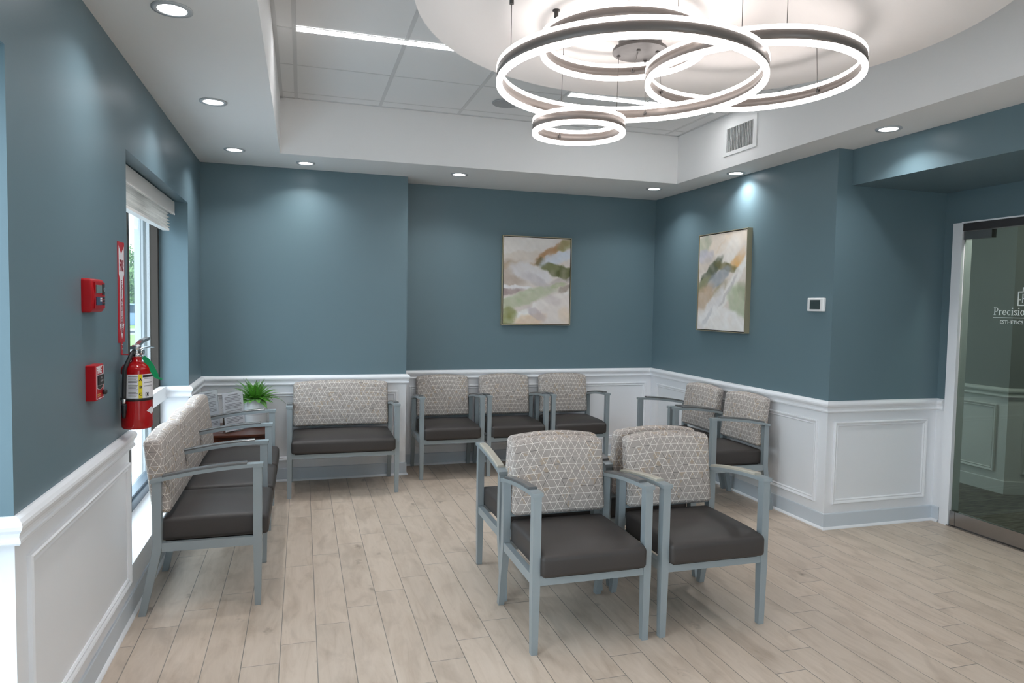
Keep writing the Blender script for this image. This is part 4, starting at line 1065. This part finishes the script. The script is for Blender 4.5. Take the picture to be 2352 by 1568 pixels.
mb = MB(); mb.lathe(prof, n=56); mb.build('cylinder', RED, fe)
# direction helper around the tank: angle 0 faces the camera
cam_dir = math.atan2(-EY, -EX)
def around(a, r, z): return (r*math.cos(cam_dir+a), r*math.sin(cam_dir+a), z)
def wrap(a0, a1, z0, z1, r=R0+.0006, mi=0, mb=None, n=20):
    for i in range(n):
        b0, b1 = a0+(a1-a0)*i/n, a0+(a1-a0)*(i+1)/n
        f = mb.face([around(b0, r, z0), around(b1, r, z0), around(b1, r, z1), around(b0, r, z1)], mi, True)
mb = MB(); wrap(-1.75, 1.9, .138, .243, mb=mb, n=40); lb = mb.build('label', SIGNW, fe)
mb = MB(); wrap(.10, .345, .138, .243, R0+.0011, mb=mb, n=6); mb.build('yellow_band', YELLOW, lb)
mb = MB()
def curved_text(t, a, z, size, mb, sx=1.0, bold=.0006):
    p = around(a, R0+.0016, z); d = Vector(around(a, 1, 0)).normalized(); tg = Vector((-d.y, d.x, 0))
    M = Matrix(((tg.x, 0, d.x, p[0]), (tg.y, 0, d.y, p[1]), (0, 1, 0, p[2]), (0, 0, 0, 1)))
    mb.text(t, size, M, .0002, align='CENTER', sx=sx, bold=bold)
for ch, z in zip('ABC', (.214, .182, .150)): curved_text(ch, .226, z, .017, mb, 1.1)
wrap(.37, 1.45, .229, .239, R0+.0012, mb=mb, n=10)
for k in range(15): wrap(-.55, .05-.12*((k*7) % 3)/3, .232-k*.0062, .2338-k*.0062, R0+.0011, mb=mb, n=6)
for z in (.222, .207, .204, .192, .189): wrap(.46, 1.15, z, z+.0012, R0+.0011, mb=mb, n=6)
wrap(.55, .80, .145, .147, R0+.0012, mb=mb, n=4); wrap(.55, .80, .160, .162, R0+.0012, mb=mb, n=4); wrap(.55, .58, .145, .162, R0+.0012, mb=mb, n=2); wrap(.77, .80, .145, .162, R0+.0012, mb=mb, n=2); wrap(.64, .72, .148, .158, R0+.0012, mb=mb, n=2)
mb.build('printed_text', INK, lb)
mb = MB(); mb.ringband(R0+.0002, R0+.002, .126, .138, n=56); mb.build('strap', RUBBER, fe)
mb = MB(); 
pz = [(0.93, .073), (1.32, .090), (1.6, .073), (1.32, .056)]
n_ = 6
for i in range(12):
    u0, u1 = i/12, (i+1)/12; h0, h1 = .017*(1-abs(2*u0-1)), .017*(1-abs(2*u1-1)); a0, a1 = .62+.9*u0, .62+.9*u1
    if h0 == 0: mb.face([around(a0, R0+.0008, .080), around(a1, R0+.0008, .080-h1), around(a1, R0+.0008, .080+h1)])
    elif h1 < 1e-9: mb.face([around(a0, R0+.0008, .080-h0), around(a1, R0+.0008, .080), around(a0, R0+.0008, .080+h0)])
    else: mb.face([around(a0, R0+.0008, .080-h0), around(a1, R0+.0008, .080-h1), around(a1, R0+.0008, .080+h1), around(a0, R0+.0008, .080+h0)])
mb.build('diamond_sticker', SIGNW, fe)
mb = MB(); mb.lathe([(.021, .316), (.022, .320), (.022, .330), (.017, .334), (.016, .352), (.019, .356), (.019, .366), (.012, .370)], n=28)
mb.build('valve', CHROME, fe)
# levers point away from the camera towards the window corner, rising
ld = Vector((.58, .81, 0)).normalized(); ls_ = Vector((-ld.y, ld.x, 0))
def lever(path, w, t, mb):
    for (a, za), (b, zb) in zip(path, path[1:]):
        lo = [ld*a-ls_*w+Vector((0,0,za)), ld*a+ls_*w+Vector((0,0,za)), ld*a+ls_*w+Vector((0,0,za+t)), ld*a-ls_*w+Vector((0,0,za+t))]
        hi = [ld*b-ls_*w+Vector((0,0,zb)), ld*b+ls_*w+Vector((0,0,zb)), ld*b+ls_*w+Vector((0,0,zb+t)), ld*b-ls_*w+Vector((0,0,zb+t))]
        mb.hexa(lo, hi)
mb = MB(); lever([(-.022, .350), (.000, .358), (.030, .380), (.060, .390)], .014, .012, mb); mb.build('top_lever', CHROME, fe)
mb = MB(); lever([(-.010, .338), (.030, .352), (.070, .356), (.090, .352)], .010, .004, mb); mb.build('carry_handle', CHROME, fe)
mb = MB(); gd = Vector((.75, -.2, 0)).normalized(); c_ = gd*.020+Vector((0,0,.338))
mb.tube([c_-gd*.004, c_+gd*.010], .012, n=20); mb.build('gauge', CHROME, fe)
mb = MB(); mb.tube([around(.75+2*PI*0, .030+.010*math.cos(t), .330+.014*math.sin(t)) for t in [2*PI*i/14 for i in range(15)]], .0012, n=6); mb.build('pull_pin', CHROME, fe)
# hose down the near side
hp = []
for t in range(13):
    s = t/12
    a = -.62 - .10*s; r = .018 + (.058)*min(1, s*2.4)**.8; z = .338 - .200*s**1.15
    if s < .1: z += .004
    hp.append(around(a, r, z))
mb = MB(); mb.tube(hp, .0088, n=14); mb.build('hose', RUBBER, fe)
e_ = Vector(hp[-1]); mb = MB(); mb.tube([e_, e_+Vector((0, 0, -.022))], .0085, n=14); mb.build('hose_clip', CHROME, fe)
mb = MB(); mb.tube([e_+Vector((0,0,-.022)), e_+Vector((0,0,-.030)), e_+Vector((0,0,-.085))], [.009, .012, .007], n=14); mb.build('nozzle', RUBBER, fe)
# green inspection tag blowing to the right
mb = MB(); t0 = Vector(around(.75, .032, .318)); rt = Vector((.86, -.2, 0)).normalized()
tp = [(.004, .000, .008), (.020, -.018, .013), (.040, -.048, .014), (.058, -.082, .012), (.066, -.094, .006), (.085, -.100, .003)]
up2 = Vector((.75, 0, .66))
for (a, z, w), (b, z2, w2) in zip(tp, tp[1:]):
    p0, p1 = t0+rt*a+Vector((0, 0, z)), t0+rt*b+Vector((0, 0, z2))
    wv = Vector((.7, -.15, .62)).normalized()
    fr = Vector((0, .0012, 0))
    mb.hexa([p0-wv*w, p0+wv*w, p0+wv*w+fr, p0-wv*w+fr], [p1-wv*w2, p1+wv*w2, p1+wv*w2+fr, p1-wv*w2+fr])
mb.build('inspection_tag', GREEN, fe)

# ------------------------------------------------------------------ outside
GZ = -0.15
mb = MB(); mb.box(-70, XO, -30, 70, GZ-0.1, GZ-0.02); struct(mb.build('ground', ASPH))
mb = MB(); mb.box(-4.2, XO-0.001, -6, 12, GZ-0.05, GZ+0.05); struct(mb.build('ground_walk', CONC))
mb = MB(); mb.box(-9.2, -5.35, 25.6, 34.5, GZ-0.05, GZ+0.03); tag(mb.build('lawn', LAWN), 'bright green lawn strip beyond the window', 'lawn', kind='stuff')
mb = MB(); mb.box(-60, 10, 43, 47.5, GZ-0.05, GZ-0.005); tag(mb.build('grass', LAWN), 'green verge below the trees outside', 'grass', kind='stuff')
def car(x, y, rz, label, paintm):
    r = empty('car', (x, y, GZ-0.02), rz); tag(r, label, 'car', 'parked cars outside')
    prof = [(-2.2, .35), (2.25, .35), (2.28, .62), (2.1, .80), (1.15, .92), (.45, 1.40), (-1.35, 1.44), (-2.05, 1.0), (-2.25, .9)]
    mb = MB(); mb.prism([(a, -.88, z) for a, z in prof], (0, 1.76, 0)); mb.bevel(.05, 2); mb.build('body', paintm, r)
    gp = [(1.02, .95), (.42, 1.35), (-1.28, 1.38), (-1.85, 1.0)]
    mb = MB(); mb.prism([(a, -.895, z) for a, z in gp], (0, 1.79, 0)); mb.build('side_windows', CARG, r)
    for a in (-1.35, 1.4):
        for s in (-1, 1):
            mb = MB(); mb.lathe([(.33, -.10), (.34, -.06), (.34, .06), (.33, .10)], (a, s*.82, .34), n=28, axis='Y'); mb.build('wheel', TYRE, r)
    return r
car(-8.0, 38.5, math.radians(12), 'blue grey parked car beyond the lawn', CARP)
def tree(x, y, h, w, label, sd):
    r = empty('tree', (x, y, GZ)); tag(r, label, 'tree', 'trees outside')
    mb = MB(); mb.tube([(0, 0, 0), (.1, 0, h*.3), (0, .1, h*.7)], [.18, .14, .05], n=10); mb.build('trunk', BARK, r)
    rn = random.Random(sd); mb = MB()
    for i in range(6000):
        while True:
            p = Vector((rn.uniform(-1, 1), rn.uniform(-1, 1), rn.uniform(-1, 1)))
            if p.length < 1: break
        p = p.normalized()*p.length**.5
        k = 1+.35*noise.noise(p*2.5+Vector((sd, 0, 0)))
        c = Vector((p.x*w*k, p.y*w*k, h*.58+p.z*h*.42*k)); q = Vector((rn.gauss(0, 1), rn.gauss(0, 1), rn.gauss(0, 1))).normalized(); u = q.orthogonal().normalized(); v = q.cross(u); sz = rn.uniform(.07, .16)
        mb.face([c-u*sz, c-v*sz*.6, c+u*sz, c+v*sz*.6])
    mb.build('foliage', TREEL, r, normals=False)
tree(-10.6, 50.5, 3.6, 2.0, 'round light green tree beyond the parked car', 3)
tree(-12.6, 55, 5.6, 2.0, 'taller tree rising behind the round tree', 5)
tree(-17.5, 52, 3.4, 2.4, 'bushy tree left of the round tree', 8)

# ------------------------------------------------------------------ world, lamps beyond the door, camera
w = bpy.data.worlds.new('World'); SC.world = w; w.use_nodes = True; nt = w.node_tree; nt.nodes.clear()
wo = N(nt, 'ShaderNodeOutputWorld'); bg = N(nt, 'ShaderNodeBackground'); tc = N(nt, 'ShaderNodeTexCoord')
mp = N(nt, 'ShaderNodeMapping'); mp.inputs['Scale'].default_value = (1.5, 1.5, 5.0); L(nt, tc.outputs['Generated'], mp.inputs[0])
nz = N(nt, 'ShaderNodeTexNoise'); nz.inputs['Scale'].default_value = 2.4; nz.inputs['Detail'].default_value = 6; L(nt, mp.outputs[0], nz.inputs['Vector'])
cr = N(nt, 'ShaderNodeValToRGB'); e = cr.color_ramp.elements; e[0].position = .38; e[0].color = (.60, .73, .88, 1); e[1].position = .60; e[1].color = (.90, .94, 1.0, 1)
L(nt, nz.outputs['Fac'], cr.inputs[0]); L(nt, cr.outputs[0], bg.inputs[0]); bg.inputs[1].default_value = 4.5
L(nt, bg.outputs[0], wo.inputs[0])

for x, y, p in ((4.78, 3.22, 16.0), (6.2, 2.6, 4.0), (5.0, 5.6, 2.5)):
    ld_ = bpy.data.lights.new('hall_lamp', 'AREA'); ld_.shape = 'DISK'; ld_.size = .25; ld_.energy = p; ld_.color = (1, .97, .93)
    lo = bpy.data.objects.new('hall_lamp', ld_); COL.objects.link(lo); lo.location = (x, y, 2.74)

cam = bpy.data.cameras.new('Camera'); cam.sensor_width = 36; cam.sensor_fit = 'HORIZONTAL'; cam.lens = 24.2775; cam.clip_start = 0.05; cam.clip_end = 300
co = bpy.data.objects.new('Camera', cam); COL.objects.link(co)
rx = Vector((0.95660136, -0.29086033, 0.01772315)); ry = Vector((0.00165343, -0.05540197, -0.99846276)); rz_ = Vector((0.2913951, 0.95516014, -0.05251668))
rx.normalize(); rz_ = (rz_ - rx*rz_.dot(rx)).normalized(); ry = rz_.cross(rx)
X, Y, Z = rx, -ry, -rz_
co.matrix_world = Matrix(((X.x, Y.x, Z.x, 0), (X.y, Y.y, Z.y, 0), (X.z, Y.z, Z.z, 1.5), (0, 0, 0, 1)))
SC.camera = co

SC.view_settings.view_transform = 'Standard'; SC.view_settings.look = 'None'; SC.view_settings.gamma = 1.0; SC.view_settings.use_curve_mapping = False
SC.view_settings.exposure = 0.85
SC.cycles.use_denoising = True
SC.cycles.max_bounces = 10; SC.cycles.diffuse_bounces = 6; SC.cycles.transparent_max_bounces = 16
SC.cycles.sample_clamp_indirect = 6.0
SC.cycles.caustics_reflective = False; SC.cycles.caustics_refractive = False
